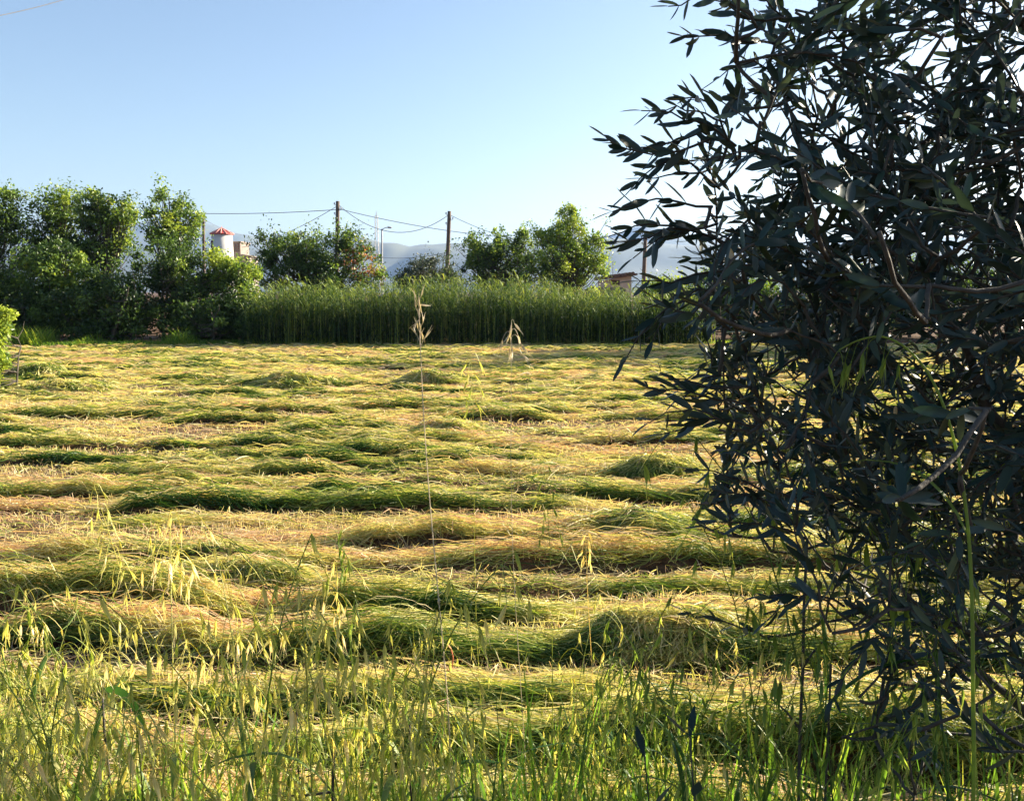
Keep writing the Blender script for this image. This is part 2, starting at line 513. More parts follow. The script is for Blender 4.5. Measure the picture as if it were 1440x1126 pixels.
# ------------------------------------------------------------------ trees and bushes along the far edge
def leaf_kites(mb, C, r, size, tint, up=.35):
    n = len(C)
    d = norm(r.normal(size=(n, 3)) + np.array([0, 0, -.15]))
    nrm = norm(r.normal(size=(n, 3)) + np.array([0, 0, up * 3]))
    s = norm(np.cross(d, nrm))
    L = size * r.uniform(.7, 1.35, n)
    w = L * r.uniform(.22, .34, n)
    fold = norm(np.cross(s, d)) * (w * .35)[:, None]
    a = C; b = C + d * (L * .45)[:, None] + s * w[:, None] + fold
    e = C + d * L[:, None]; f = C + d * (L * .45)[:, None] - s * w[:, None] + fold
    v = np.stack([a, b, e, f], 1).reshape(-1, 3)
    i = np.arange(n)[:, None] * 4
    f3 = np.concatenate([i + np.array([[0, 1, 2]]), i + np.array([[0, 2, 3]])], 0)
    mb.add(v, f3=f3, tint=np.repeat(tint, 4))


def tree(name, label, cat, px, Y, lobes, n, size=.12, base_tint=.3, mat=None, trunk_r=.07, seed=1, group=None,
         clump=.3, ncl=90, stems=1, spiky=0.0):
    """lobes: (px, py, half width px, half height px, tint shift) as seen, each a ball of foliage with its own depth"""
    r = np.random.default_rng(seed)
    g = at(px, 480, Y); base = np.array([g[0], Y, 0.0])
    root = empty(name, base, label, cat, group)
    s_ = Y / F0
    wts = np.array([l[2] * l[3] for l in lobes], float); wts /= wts.sum()
    CL, CT = [], []
    for (lx, ly, hw, hh, dt), wgt in zip(lobes, wts):
        m = max(5, int(round(1.9 * ncl * wgt)))
        c = at(lx, ly, Y)
        u = np.clip(r.normal(0, .5, (m, 3)), -1.15, 1.15)
        c = c + u * np.array([hw * s_, min(hw, 55) * s_ * .9, hh * s_]) * 1.03
        CL.append(c); CT.append(np.full(m, dt))
    CL = np.vstack(CL); CT = np.concatenate(CT)
    CL[:, 2] = np.maximum(CL[:, 2], .15)
    top = CL[:, 2].max()
    # trunk(s) and limbs
    tb = MB(); bases = []
    for k in range(stems):
        off = np.array([r.normal(0, .35), r.normal(0, .25), 0]) if stems > 1 else np.zeros(3)
        t = np.linspace(0, 1, 9)
        tgt = np.array([CL[:, 0].mean() + off[0] * 2.2, CL[:, 1].mean() + off[1] * 2, top * .82])
        pts = (base + off)[None] * (1 - t)[:, None] + tgt[None] * t[:, None]
        pts[:, :2] += np.cumsum(r.normal(0, .035, (9, 2)), 0)
        pts[0, 2] = -.1
        tb.tube(pts, trunk_r * (1 - .8 * t), 7)
        bases.append(pts)
    trunk = tb.build("trunk", M_BARK, root, origin=base)
    lb = MB()
    order = np.argsort(-CL[:, 2])
    for q, i in enumerate(order):
        if q % 2 and len(order) > 60 and r.random() < .35:
            continue
        pts0 = bases[r.integers(len(bases))]
        zt = np.clip(CL[i, 2] * r.uniform(.45, .8), .1, pts0[-1, 2])
        j = int(np.argmin(np.abs(pts0[:, 2] - zt)))
        a, b = pts0[j], CL[i]
        t = np.linspace(0, 1, 5)[:, None]
        pp = a * (1 - t) + b * t + np.array([0, 0, -.12]) * np.sin(t * np.pi) * np.linalg.norm(b - a) + r.normal(0, .03, (5, 3)) * np.sin(t * np.pi)
        rr = trunk_r * .33 * (1 - .8 * t[:, 0]) + .004
        lb.tube(pp, rr, 4, cap=False)
    lb.build("limb", M_BARK, root, origin=base)
    # crown
    mb = MB()
    per = r.dirichlet(np.full(len(CL), 1.6)) * n * 1.3
    for c, dt, m in zip(CL, CT, per):
        m = max(5, int(m))
        cs = clump * r.uniform(.5, 1.5)
        o = norm(r.normal(size=(m, 3))) * (r.random((m, 1)) ** .45) * cs * np.array([1.15, 1.1, .8 + spiky])
        if not spiky:
            o = o + np.outer(r.random(m) ** 2, r.normal(0, .7, 3) + np.array([0, 0, .4])) * cs * .95
        if spiky:
            o[:, :2] *= np.clip(1 - .7 * (o[:, 2:] / cs / (.8 + spiky)), .15, 1.6)
        P = c + o
        P[:, 2] = np.maximum(P[:, 2], .05)
        tn = np.clip(base_tint + .09 + dt + r.normal(0, .2) + r.normal(0, .13, m), 0, 1 if dt > .45 else .9)  # tint shifts mix leaf colour with painted light on tops and right sides
        leaf_kites(mb, P, r, size, tn)
    mb.build("crown", mat or M_TREE, root, origin=base)
    return root


G_L = "trees at the far left edge of the field"
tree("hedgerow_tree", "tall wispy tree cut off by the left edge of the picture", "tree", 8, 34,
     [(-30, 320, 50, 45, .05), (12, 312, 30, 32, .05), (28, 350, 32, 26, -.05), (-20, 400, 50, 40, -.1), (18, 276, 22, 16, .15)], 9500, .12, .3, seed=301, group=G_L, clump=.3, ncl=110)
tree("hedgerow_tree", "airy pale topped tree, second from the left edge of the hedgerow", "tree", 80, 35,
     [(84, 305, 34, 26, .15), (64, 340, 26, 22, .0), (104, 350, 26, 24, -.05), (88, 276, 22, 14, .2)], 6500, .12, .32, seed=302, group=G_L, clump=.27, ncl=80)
tree("hedgerow_tree", "leafy tree with sunlight tinted yellow into its right side above the dark shrub", "tree", 150, 34,
     [(138, 304, 30, 22, .0), (162, 312, 26, 26, .15), (182, 304, 15, 22, .45), (128, 350, 26, 24, -.08), (166, 342, 14, 22, .34), (135, 280, 22, 10, .15)], 7500, .12, .3, seed=303, group=G_L, clump=.26, ncl=85)  # yellow lobes at the right carry painted sunlight
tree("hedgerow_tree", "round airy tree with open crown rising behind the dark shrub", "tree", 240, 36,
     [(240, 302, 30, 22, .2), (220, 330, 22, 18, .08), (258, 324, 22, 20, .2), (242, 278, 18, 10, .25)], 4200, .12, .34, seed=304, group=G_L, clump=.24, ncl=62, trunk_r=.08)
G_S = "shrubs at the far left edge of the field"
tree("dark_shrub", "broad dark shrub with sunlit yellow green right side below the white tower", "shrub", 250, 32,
     [(230, 400, 62, 46, -.15), (290, 400, 52, 44, -.02), (325, 400, 34, 36, .3), (345, 405, 20, 30, .3), (350, 392, 18, 22, .22), (322, 385, 30, 14, .34), (255, 362, 70, 16, .05), (300, 435, 60, 28, -.1), (200, 440, 50, 28, -.1), (310, 375, 26, 16, .3)], 17000, .11, .28, seed=305, group=G_S, ncl=110, stems=3)  # right side lobes tinted yellow to paint the sunlight in
tree("leafy_shrub", "bright leaved drooping shrub beneath the second tree from the left", "shrub", 90, 31.5,
     [(85, 400, 44, 46, .05), (70, 370, 34, 26, .1), (95, 440, 40, 28, .0), (110, 410, 30, 30, .12)], 9000, .14, .34, seed=306, group=G_S, ncl=70, stems=2)
tree("leafy_shrub", "dark low shrub at the left picture edge with a pale young shoot", "shrub", 15, 31.5,
     [(0, 420, 40, 40, -.05), (30, 435, 24, 28, .18), (12, 395, 22, 22, .1), (45, 450, 26, 16, -.05)], 6500, .12, .28, seed=307, group=G_S, ncl=60, stems=2)
tree("leafy_shrub", "slim shrub with big pale leaves between two dark shrubs", "shrub", 143, 31,
     [(140, 410, 22, 28, .1), (150, 445, 34, 20, .08), (165, 440, 26, 24, .0), (128, 442, 20, 22, .0)], 4500, .15, .34, seed=308, group=G_S, ncl=45, stems=2)
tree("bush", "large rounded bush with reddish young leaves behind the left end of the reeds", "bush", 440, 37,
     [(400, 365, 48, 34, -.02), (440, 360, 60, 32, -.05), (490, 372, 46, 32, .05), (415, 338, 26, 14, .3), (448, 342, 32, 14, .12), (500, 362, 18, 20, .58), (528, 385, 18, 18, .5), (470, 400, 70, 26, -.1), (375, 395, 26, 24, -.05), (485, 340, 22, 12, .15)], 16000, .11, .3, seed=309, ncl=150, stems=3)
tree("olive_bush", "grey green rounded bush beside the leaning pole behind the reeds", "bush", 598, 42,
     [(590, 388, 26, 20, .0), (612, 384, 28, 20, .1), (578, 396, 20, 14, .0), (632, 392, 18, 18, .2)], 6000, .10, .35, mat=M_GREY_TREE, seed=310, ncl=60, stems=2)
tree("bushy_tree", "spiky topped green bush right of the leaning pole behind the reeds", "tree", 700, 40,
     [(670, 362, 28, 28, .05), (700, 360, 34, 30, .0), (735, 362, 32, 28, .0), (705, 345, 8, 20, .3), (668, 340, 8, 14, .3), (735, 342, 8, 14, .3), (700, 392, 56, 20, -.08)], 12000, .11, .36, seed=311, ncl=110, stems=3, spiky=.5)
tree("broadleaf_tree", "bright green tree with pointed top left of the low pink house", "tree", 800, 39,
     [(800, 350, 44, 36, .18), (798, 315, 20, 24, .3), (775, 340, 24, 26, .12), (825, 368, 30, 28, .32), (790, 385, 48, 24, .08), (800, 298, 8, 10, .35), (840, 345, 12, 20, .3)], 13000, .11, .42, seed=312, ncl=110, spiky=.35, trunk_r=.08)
tree("leafy_shrub", "small yellow green shrub beside the low pink house near the olive", "shrub", 935, 36,
     [(935, 405, 18, 14, .35), (955, 412, 20, 16, .1), (915, 412, 14, 10, .25)], 2600, .11, .45, seed=313, ncl=26, stems=2)
G_R = "dark trees behind the olive"
for k, (px, top, hw, lab) in enumerate([
        (1010, 388, 60, "low dark tree just behind the left half of the olive foliage"),
        (1140, 380, 80, "low dark tree straight behind the middle of the olive"),
        (1290, 362, 90, "wide dark tree behind the right half of the olive"),
        (1450, 340, 90, "tall dark tree behind the olive at the right picture edge")]):
    c = (top + 460) / 2
    tree("hedgerow_tree", lab, "tree", px, 33 + k * .5,
         [(px - hw * .4, c + 5, hw * .7, (460 - top) * .42, -.05), (px + hw * .4, c, hw * .7, (460 - top) * .45, .0), (px, top + 18, hw * .5, 18, .1), (px, 440, hw, 24, -.1)],
         9000, .13, .28, seed=320 + k, group=G_R, ncl=80, stems=2)
for k, (px, Y, top) in enumerate([(1580, 34.5, 60), (1700, 35, 40), (1850, 36, 40)]):    # beyond the right edge: they shade the far end of the field
    tree("hedgerow_tree", "tall tree beyond the right edge of the picture", "tree", px, Y,
         [(px, top + 100, 80, 100, 0), (px - 20, top + 220, 90, 90, 0), (px + 30, top + 200, 90, 110, 0)], 8000, .25, .3, seed=330 + k, group="trees beyond the right edge", ncl=90, clump=.5, trunk_r=.15)
for k, (px, top, hw, lab) in enumerate([(-20, 405, 50, "low dark undergrowth shrub at the left edge below the wispy tree"),
        (55, 415, 40, "low undergrowth shrub between the left edge and the drooping shrub"), (120, 405, 36, "low undergrowth shrub in front of the tree with the yellow lit side"),
        (180, 390, 38, "low undergrowth shrub filling the gap left of the broad dark shrub"), (345, 415, 30, "low shrub where the dark shrub meets the left end of the reeds"),
        (290, 425, 50, "low dark shrub at the foot of the broad dark shrub")]):
    c = (top + 470) / 2
    tree("undergrowth_shrub", lab, "shrub", px, 30.6, [(px, c, hw, (480 - top) / 2, -.08), (px, 462, hw * 1.1, 14, -.1), (px - hw * .5, c + 10, hw * .6, (470 - top) * .4, .05), (px + hw * .6, c + 14, hw * .6, (470 - top) * .36, -.05)],
         4200, .13, .24, seed=350 + k, group=G_S, ncl=50, stems=2, trunk_r=.04)
tree("roadside_weed", "bright yellow green weed bush at the left edge of the field", "weed", -14, 15.5,
     [(-24, 505, 22, 36, .43), (-16, 485, 9, 24, .44), (-24, 520, 12, 20, .42), (-4, 455, 4, 14, .4), (-30, 480, 20, 40, .44)], 7500, .085, .36, seed=340, ncl=46, clump=.17, trunk_r=.02, stems=3)


# ------------------------------------------------------------------ reeds and rough grass along the far edge (uncountable)
def reeds(name, x0, x1, y0, y1, n, hfun, seed, mat, tint0, leaves=7, ll=.42, wst=.016, wlf=.034):
    r = np.random.default_rng(seed); mb = MB()
    x = r.uniform(x0, x1, n); y = r.uniform(y0, y1, n)
    H = hfun(x, y) * (.62 + .5 * r.random(n)) * (.78 + .36 * noise(x * .8, y * .9, seed))
    t = np.linspace(0, 1, 5)
    lean = r.normal(0, .05, (n, 2))
    base = np.stack([x, y, np.zeros(n) - .02], -1)

    def axis(tt):
        return base[:, None] + np.stack([lean[:, 0:1] * H[:, None] * tt ** 1.6, lean[:, 1:2] * H[:, None] * tt ** 1.6, H[:, None] * tt], -1)
    a = r.uniform(0, np.pi, n)
    mb.ribbons(axis(np.broadcast_to(t, (n, 5))), np.stack([np.cos(a), np.sin(a), 0 * a], -1), wst * np.array([1, .9, .8, .6, .25])[None] * np.ones((n, 1)),
               np.clip(.5 + r.normal(0, .2, n), 0, 1)[:, None] * np.array([1.1, 1, .9, .8, .8])[None])
    for k in range(leaves):
        tt = np.clip((k + r.random(n)) / leaves * .94 + .06, 0, 1)
        p = axis(tt[:, None])[:, 0]
        az = r.uniform(0, 2 * np.pi, n)
        L = ll * r.uniform(.6, 1.3, n)
        d = np.stack([np.cos(az), np.sin(az), 0 * az], -1)
        s = np.linspace(0, 1, 5)
        up = r.uniform(.5, 1.3, n)
        pts = p[:, None] + d[:, None] * (L[:, None] * s * .62)[..., None]
        pts[..., 2] += L[:, None] * (up[:, None] * s - (up * .4 + .5)[:, None] * s ** 2)
        side = np.stack([-np.sin(az), np.cos(az), 0 * az], -1)
        dead = (tt < .45) * .5 * (r.random(n) < .12)
        mb.ribbons(pts, side, wlf * np.array([.5, 1, .9, .6, .1])[None] * r.uniform(.7, 1.2, (n, 1)), np.clip(tint0 + .95 * (tt - .62) + dead * .6 + r.normal(0, .12, n), 0, 1))  # tint rises with height: lit tops and shaded lower leaves painted in
    return tag(mb.build(name, mat), kind='stuff')


def reed_h(x, y):
    px = x / y * F0 + 720
    top = np.interp(px, [335, 352, 395, 520, 600, 660, 720, 800, 870, 950, 1100], [452, 424, 406, 402, 398, 392, 402, 408, 412, 416, 412])
    return CAM_Z + (412 - top) / F0 * y * 1.0 + .02 * (y - 29)


reeds("reed_bed", at(338, 480, 29)[0], at(1010, 480, 29)[0], 28.9, 32.6, 4600, reed_h, 51, M_REED, .30, 9)
reeds("dry_tall_grass", at(715, 480, 38)[0], at(850, 480, 38)[0], 36, 38, 900, lambda x, y: 1.95 + 0 * x, 52, M_REED, .92, 5, .3, .014, .02)
# rough green fringe under the hedge
r = np.random.default_rng(53); mb = MB()
n = 24000
x = r.uniform(-19, 8, n); y = 29.3 + np.abs(r.normal(0, .8, n)) - 1.2 * sstep(-8, -14, x)
cl = noise(x * 1.3, y * .8, 54)
H = r.uniform(.1, .45, n) * (.4 + 1.0 * sstep(.35, .75, cl)) * (1.5 - 1.15 * sstep(-9, -4, x))
az = r.uniform(0, 2 * np.pi, n)
t = np.linspace(0, 1, 4)
d = np.stack([np.cos(az), np.sin(az), 0 * az], -1)
pts = np.stack([x, y, field(x, y)[0] - .01], -1)[:, None] + d[:, None] * (H[:, None] * .5 * t ** 1.7)[..., None]
pts[..., 2] += H[:, None] * (t - .25 * t ** 2)
mb.ribbons(pts, np.stack([-np.sin(az), np.cos(az), 0 * az], -1), .026 * np.array([1, .9, .6, .1])[None] * np.ones((n, 1)), np.clip(.42 + .3 * (cl - .5) + r.normal(0, .13, n), 0, 1))
tag(mb.build("rough_grass", M_VERGE), kind='stuff')


# ------------------------------------------------------------------ poles, cables, mast
def pole(px_t, py_t, px_b, Y, rt, label, bits=True, cat="pole", name="utility_pole", mat=None, insul=3):
    a = at(px_t, py_t, Y)
    b = np.array([at(px_b, 400, Y)[0], Y, -.1])
    root = empty(name, (b[0], b[1], 0), label, cat, "utility poles beyond the hedge" if name == "utility_pole" else None)
    mb = MB(); t = np.linspace(0, 1, 12)[:, None]
    mb.tube(b * (1 - t) + a * t, rt * (1.35 - .35 * t[:, 0]), 10)
    mb.build("shaft", mat or M_POLE, root, smooth=True, origin=(b[0], b[1], 0))
    if bits:
        for k in range(insul):
            z = a[2] - .25 - .32 * k
            q = MB()
            sx = -1 if k % 2 == 0 else 1
            c = np.array([a[0] + sx * (rt + .1), a[1] - .02, z])
            q.tube([c - [sx * .13, 0, 0], c, c + [0, 0, .06]], .018, 6)
            q.tube([c + [0, 0, .05], c + [0, 0, .08], c + [0, 0, .13], c + [0, 0, .17]], [.03, .05, .05, .025], 8)
            q.build("insulator", M_METAL, root, smooth=True, origin=(b[0], b[1], 0))
    return root, a


YP = 60
p0, a0 = pole(286, 304, 286, 78, .11, "slim wooden pole just left of the white tower")
p1, a1 = pole(475, 283, 472, YP, .125, "upright wooden pole behind the large rounded bush")
p2, a2 = pole(632, 297, 626, YP, .125, "dark leaning wooden pole behind the grey green bush")
p3, a3 = pole(908, 325, 904, YP, .12, "dark wooden pole partly hidden by the olive leaves")


def cable(pts, label, sag=0.0, rad=.02, n=26):
    P = np.array(pts, float)
    if len(P) == 2:
        t = np.linspace(0, 1, n)[:, None]
        P = P[0] * (1 - t) + P[1] * t
        P[:, 2] -= sag * 4 * (t * (1 - t))[:, 0]
    mb = MB(); mb.tube(P, rad, 6)
    c = P[0].copy()
    tag(mb.build("overhead_cable", M_WIRE, smooth=True, origin=c), label, "cable", "overhead cables between the poles")


cable([at(472, 295, YP), at(200, 297, 66)], "long nearly level cable running left from the upright pole", .22, .022)
cable([at(474, 290, YP), at(340, 348, 75)], "cable dropping steeply left from the upright pole to the tower house", .35, .018)
cable([at(477, 289, YP), at(630, 303, YP)], "deeply sagging cable between the upright pole and the leaning pole", 1.42, .02)
cable([at(477, 294, YP), at(905, 338, YP)], "long slack cable passing the leaning pole and running right to the hidden pole", .75, .02)
cable([at(634, 303, YP), at(906, 334, YP)], "cable falling right from the leaning pole behind the bright green tree", 1.25, .018)
cable([at(630, 355, YP), at(537, 362, 84)], "low dark cable from the leaning pole to the thin lamp post", .2, .018)
cable([at(-60, 33, 22), at(140, -17, 30)], "single cable crossing the top left corner of the sky", .1, .011)
cable([at(286, 308, 78), at(340, 330, 110)], "thin slack cable from the slim pole down past the tower roof", .2, .018)

root, a = pole(537, 322, 537, 84, .07, "thin grey lamp post with a short arm between bush and leaning pole", False, "lamp post", "lamp_post", M_METAL)
bx = at(537, 400, 84)[0]
q = MB(); q.tube([a + [0, 0, -.3], a + [.1, 0, .0], a + [.35, 0, .12], a + [.6, 0, .15]], .04, 6); q.build("arm", M_METAL, root, True, (bx, 84, 0))
q = MB(); q.tube([a + [.5, 0, .14], a + [.6, 0, .14], a + [.85, 0, .12], a + [.95, 0, .12]], [.04, .09, .08, .02], 8); q.build("lamp_head", M_METAL, root, True, (bx, 84, 0))
# far lattice mast
YM = 420
top = at(529, 296, YM); bm = np.array([top[0], YM, 0])
root = empty("lattice_mast", bm, "faint tall lattice mast rising from behind the far ridge", "mast")
HM = top[2]; W1, W2 = 1.5, .55
mb = MB()
cor = lambda z: W1 + (W2 - W1) * min(z / (HM * .8), 1)
for sx in (-1, 1):
    for sy in (-1, 1):
        zz = np.linspace(0, HM * .94, 12)
        mb.tube([[bm[0] + sx * cor(z), YM + sy * cor(z), z] for z in zz], .11, 5)
mb.build("leg", M_METAL, root, origin=bm)
mb = MB()
zz = np.linspace(1, HM * .94, 18)
for i in range(len(zz) - 1):
    for fx, fy, gx2, gy2 in ((-1, -1, 1, -1), (1, -1, 1, 1), (1, 1, -1, 1), (-1, 1, -1, -1)):
        c0, c1_ = cor(zz[i]), cor(zz[i + 1])
        mb.tube([[bm[0] + fx * c0, YM + fy * c0, zz[i]], [bm[0] + gx2 * c1_, YM + gy2 * c1_, zz[i + 1]]], .06, 4)
mb.build("bracing", M_METAL, root, origin=bm)
mb = MB(); mb.tube([[bm[0], YM, HM * .93], [bm[0], YM, HM]], [.25, .05], 6)
mb.build("antenna", M_METAL, root, origin=bm)

# ------------------------------------------------------------------ white tower with red conical roof
YT = 120
c = at(312, 330, YT); rad = 14.3 / F0 * YT; ze = c[2]; zt = at(312, 320, YT)[2]
tb = np.array([c[0], YT, 0])
root = empty("windmill_tower", tb, "round white tower with red conical roof beyond the left hedgerow", "tower")
mb = MB()
mb.tube([tb + [0, 0, -.1], tb + [0, 0, 2], tb + [0, 0, ze - .02]], [rad * 1.08, rad * 1.05, rad * .98], 40)
mb.build("wall", M_WHITE, root, True, tb)
K = 14; mb = MB()
th = np.linspace(0, 2 * np.pi, K, endpoint=False)
ring = np.stack([np.cos(th) * rad * 1.14, np.sin(th) * rad * 1.14, 0 * th + ze], -1) + [tb[0], YT, 0]
ring2 = ring + [0, 0, .10]
v = np.vstack([ring, ring2, [[tb[0], YT, zt]], [[tb[0], YT, ze]]])
j = np.arange(K); jn = (j + 1) % K
mb.add(v, np.stack([j, jn, K + jn, K + j], 1), np.vstack([np.stack([K + j, K + jn, np.full(K, 2 * K)], 1), np.stack([jn, j, np.full(K, 2 * K + 1)], 1)]))
roof = mb.build("roof", M_RED, root, False, tb)
mb = MB()
for k in range(0, K):
    mb.tube([ring2[k] + [0, 0, .015], np.array([tb[0], YT, zt + .02])], [.075, .03], 5)
mb.tube([[tb[0], YT, zt - .02], [tb[0], YT, zt + .06], [tb[0], YT, zt + .2]], [.08, .06, .02], 8)
rb = mb.build("rib", M_PINKRIB, None, True, tb); rb.location = (0, 0, 0); rb.parent = roof
mb = MB()
wz = at(296, 338, YT)[2]
nx_, ny_ = -math.sin(R(52)), -math.cos(R(52))
cw = np.array([tb[0] + nx_ * rad * 1.0, YT + ny_ * rad * 1.0, 0]); tx = np.array([-ny_, nx_, 0]); nn = np.array([nx_, ny_, 0])
P = [cw + tx * a_ * .28 + nn * b_ + [0, 0, z_] for z_ in (wz - 1.6, wz - .1) for b_ in (-.15, .07) for a_ in (-1, 1)]
mb.add(P, [(0, 2, 3, 1), (4, 5, 7, 6), (0, 1, 5, 4), (2, 6, 7, 3), (0, 4, 6, 2), (1, 3, 7, 5)])
mb.build("window", M_DARK, root, False, tb)
# little house joined to the tower foot
YH = 122
x0, x1 = at(328.5, 400, YH)[0], at(340, 400, YH)[0]; x2 = at(352, 400, YH)[0]
zu, zl = at(0, 341, YH)[2], at(0, 361, YH)[2]
hb = np.array([(x0 + x2) / 2, YH, 0])
root = empty("tower_house", hb, "small pale house with brown window right beside the white tower", "house")
mb = MB(); mb.box(x0, x1, YH, YH + 4, -.1, zu); mb.box(x1 - .003, x2, YH + .2, YH + 4.2, -.1, zl)
mb.build("wall", M_PALE, root, False, hb)
mb = MB(); mb.box(x0 - .15, x1 + .15, YH - .2, YH + 4.3, zu + .002, zu + .16)
v = [(x1 + .155, YH - .2, zl + .003), (x2 + .3, YH - .2, zl + .003), (x2 + .3, YH + 4.5, zl + .003), (x1 + .155, YH + 4.5, zl + .003),
     (x1 + .155, YH - .2, zl + .35), (x2 + .3, YH - .2, zl + .1), (x2 + .3, YH + 4.5, zl + .1), (x1 + .155, YH + 4.5, zl + .35)]
mb.add(v, [(0, 3, 2, 1), (4, 5, 6, 7), (0, 1, 5, 4), (1, 2, 6, 5), (2, 3, 7, 6), (3, 0, 4, 7)])
mb.build("roof", M_PALE, root, False, hb)
z1, z0 = at(0, 342, YH)[2], at(0, 354, YH)[2]; xa, xb = at(329.5, 400, YH)[0], at(338, 400, YH)[0]
mb = MB()
for k in range(3):
    u = xa + (xb - xa - .1) * k / 2; mb.box(u, u + .1, YH - .06, YH + .02, z0, z1)
for k in range(4):
    u = z0 + (z1 - z0 - .1) * k / 3; mb.box(xa - .02, xb + .02, YH - .075, YH - .055, u, u + .1)
wf = mb.build("window", M_DARK, root, False, hb)
mb = MB(); mb.box(xa + .03, xb - .03, YH - .03, YH - .005, z0 + .03, z1 - .03)
g = mb.build("pane", M_GLASS, None, False, hb); g.location = (0, 0, 0); g.parent = wf

# ------------------------------------------------------------------ low pink house and its yard wall at the right
YR = 52
xa, xb = at(850, 400, YR)[0], at(888, 400, YR)[0]
za, zb = at(0, 394, YR)[2], at(0, 388, YR)[2]
hb = np.array([(xa + xb) / 2, YR, 0])
root = empty("pink_house", hb, "low pink rendered house with dark sloping tiled roof beside the olive", "house")
v = [(xa, YR, -.1), (xb, YR, -.1), (xb, YR + 4, -.1), (xa, YR + 4, -.1), (xa, YR, za), (xb, YR, zb), (xb, YR + 4, zb), (xa, YR + 4, za)]
F6 = [(0, 3, 2, 1), (4, 5, 6, 7), (0, 1, 5, 4), (1, 2, 6, 5), (2, 3, 7, 6), (3, 0, 4, 7)]
mb = MB(); mb.add(v, F6); mb.build("wall", M_PINK, root, False, hb)
mb = MB()
v = [(xa - .2, YR - .3, za + .0), (xb + .3, YR - .3, zb + .02), (xb + .3, YR + 4.3, zb + .02), (xa - .2, YR + 4.3, za + .0)]
v = [(a_, b_, c_ + .01) for a_, b_, c_ in v]
v += [(a_, b_, c_ + .13) for a_, b_, c_ in v]
mb.add(v, F6)
nt_ = 9
for k in range(nt_):
    u = xa - .15 + (xb - xa + .3) * (k + .5) / nt_; zz_ = za + (zb - za) * (k + .5) / nt_ + .13
    mb.tube([[u, YR - .36, zz_ + .03], [u, YR + 4.3, zz_ + .03]], .09, 8)
mb.build("roof", M_TILE, root, False, hb)
mb = MB(); xd = at(866, 400, YR)[0]; mb.box(xd - .28, xd + .22, YR - .03, YR + .1, at(0, 401, YR)[2], at(0, 394, YR)[2])
mb.build("window", M_DARK, root, False, hb)
mb = MB(); xp = at(863, 400, YR)[0]; mb.tube([[xp, YR + .5, za], [xp, YR + .5, at(0, 367, YR)[2]]], .025, 6); mb.build("antenna", M_METAL, root, False, hb)
YW = 46
xa, xb = at(815, 400, YW)[0], at(880, 400, YW)[0]
n = 24; X = np.linspace(xa, xb, n); zt_ = np.interp(X / YW * F0 + 720, [815, 830, 872, 880], [at(0, 408, YW)[2], at(0, 404, YW)[2], at(0, 403, YW)[2], at(0, 407, YW)[2]]) + rng.normal(0, .015, n)
mb = MB()
for k in range(n - 1):
    a_, b_ = X[k], X[k + 1]
    vv = [(a_, YW, -.1), (b_, YW, -.1), (b_, YW + .3, -.1), (a_, YW + .3, -.1), (a_, YW, zt_[k]), (b_, YW, zt_[k + 1]), (b_, YW + .3, zt_[k + 1]), (a_, YW + .3, zt_[k])]
    mb.add(vv, [F6[1], F6[2], F6[4]] + ([F6[5]] if k == 0 else []) + ([F6[3]] if k == n - 2 else []))
tag(mb.build("yard_wall", M_PALE, origin=((xa + xb) / 2, YW, 0)), "pale weathered yard wall in front of the low pink house", "wall")

# ------------------------------------------------------------------ the olive at the right
r = np.random.default_rng(91)
OB = np.array([1.6, 1.95, .26])
olive = empty("olive_tree", OB, "dense dark olive tree with narrow leaves filling the right foreground", "olive tree")
stems = MB()
nodes, nrad = [], []


def add_branch(a, b, ra, rb, bow, seg=7, k=7, mbx=None):
    t = np.linspace(0, 1, seg)[:, None]
    pts = a * (1 - t) + b * t + np.sin(t * np.pi) * np.asarray(bow)[None] + r.normal(0, 1, (seg, 3)) * np.sin(t * np.pi) * .012 * np.linalg.norm(b - a)
    rad_ = ra + (rb - ra) * t[:, 0]
    (mbx or stems).tube(pts, rad_, k)
    for p_, q_ in zip(pts, rad_):
        nodes.append(p_); nrad.append(q_)
    return pts


for tgt, ra in [((1.0, 1.75, 2.5), .034), ((1.45, 1.9, 2.95), .036), ((2.0, 2.0, 2.6), .034), ((.78, 1.65, 1.75), .022), ((1.7, 2.4, 2.4), .028),
                ((1.25, 1.45, 2.2), .022), ((2.3, 1.8, 1.9), .024), ((.95, 2.2, 2.0), .022), ((.85, 1.75, 1.05), .015), ((1.1, 1.5, 1.2), .015)]:
    a = OB + np.array([r.normal(0, .06), r.normal(0, .06), -.03])
    add_branch(a, np.array(tgt), ra, .007, (r.normal(0, .06), r.normal(0, .06), .05), 14, 9)
stems.build("trunk", M_OLIVE_BARK, olive, True, OB)


def inside(px, py):
    """how much foliage stands in this direction of the crown (0..1)"""
    left = np.interp(py, [-700, -200, -40, 0, 30, 70, 110, 150, 185, 230, 290, 340, 400, 450, 500, 545, 600, 660, 720, 780, 860, 960, 1126],
                     [1150, 1000, 960, 1000, 1060, 1140, 1080, 980, 940, 955, 930, 930, 935, 930, 935, 970, 1000, 1045, 1070, 1130, 1180, 1230, 1290])
    d = np.interp(py, [-700, 0, 40, 90, 130, 600, 740, 860, 1126], [.9, .45, .4, .4, .75, 1, .65, .36, .22])
    return np.where(px > left, d, 0) * np.interp(px - left, [0, 60, 250, 400], [.7, 1, 1, .8])


twigs = []
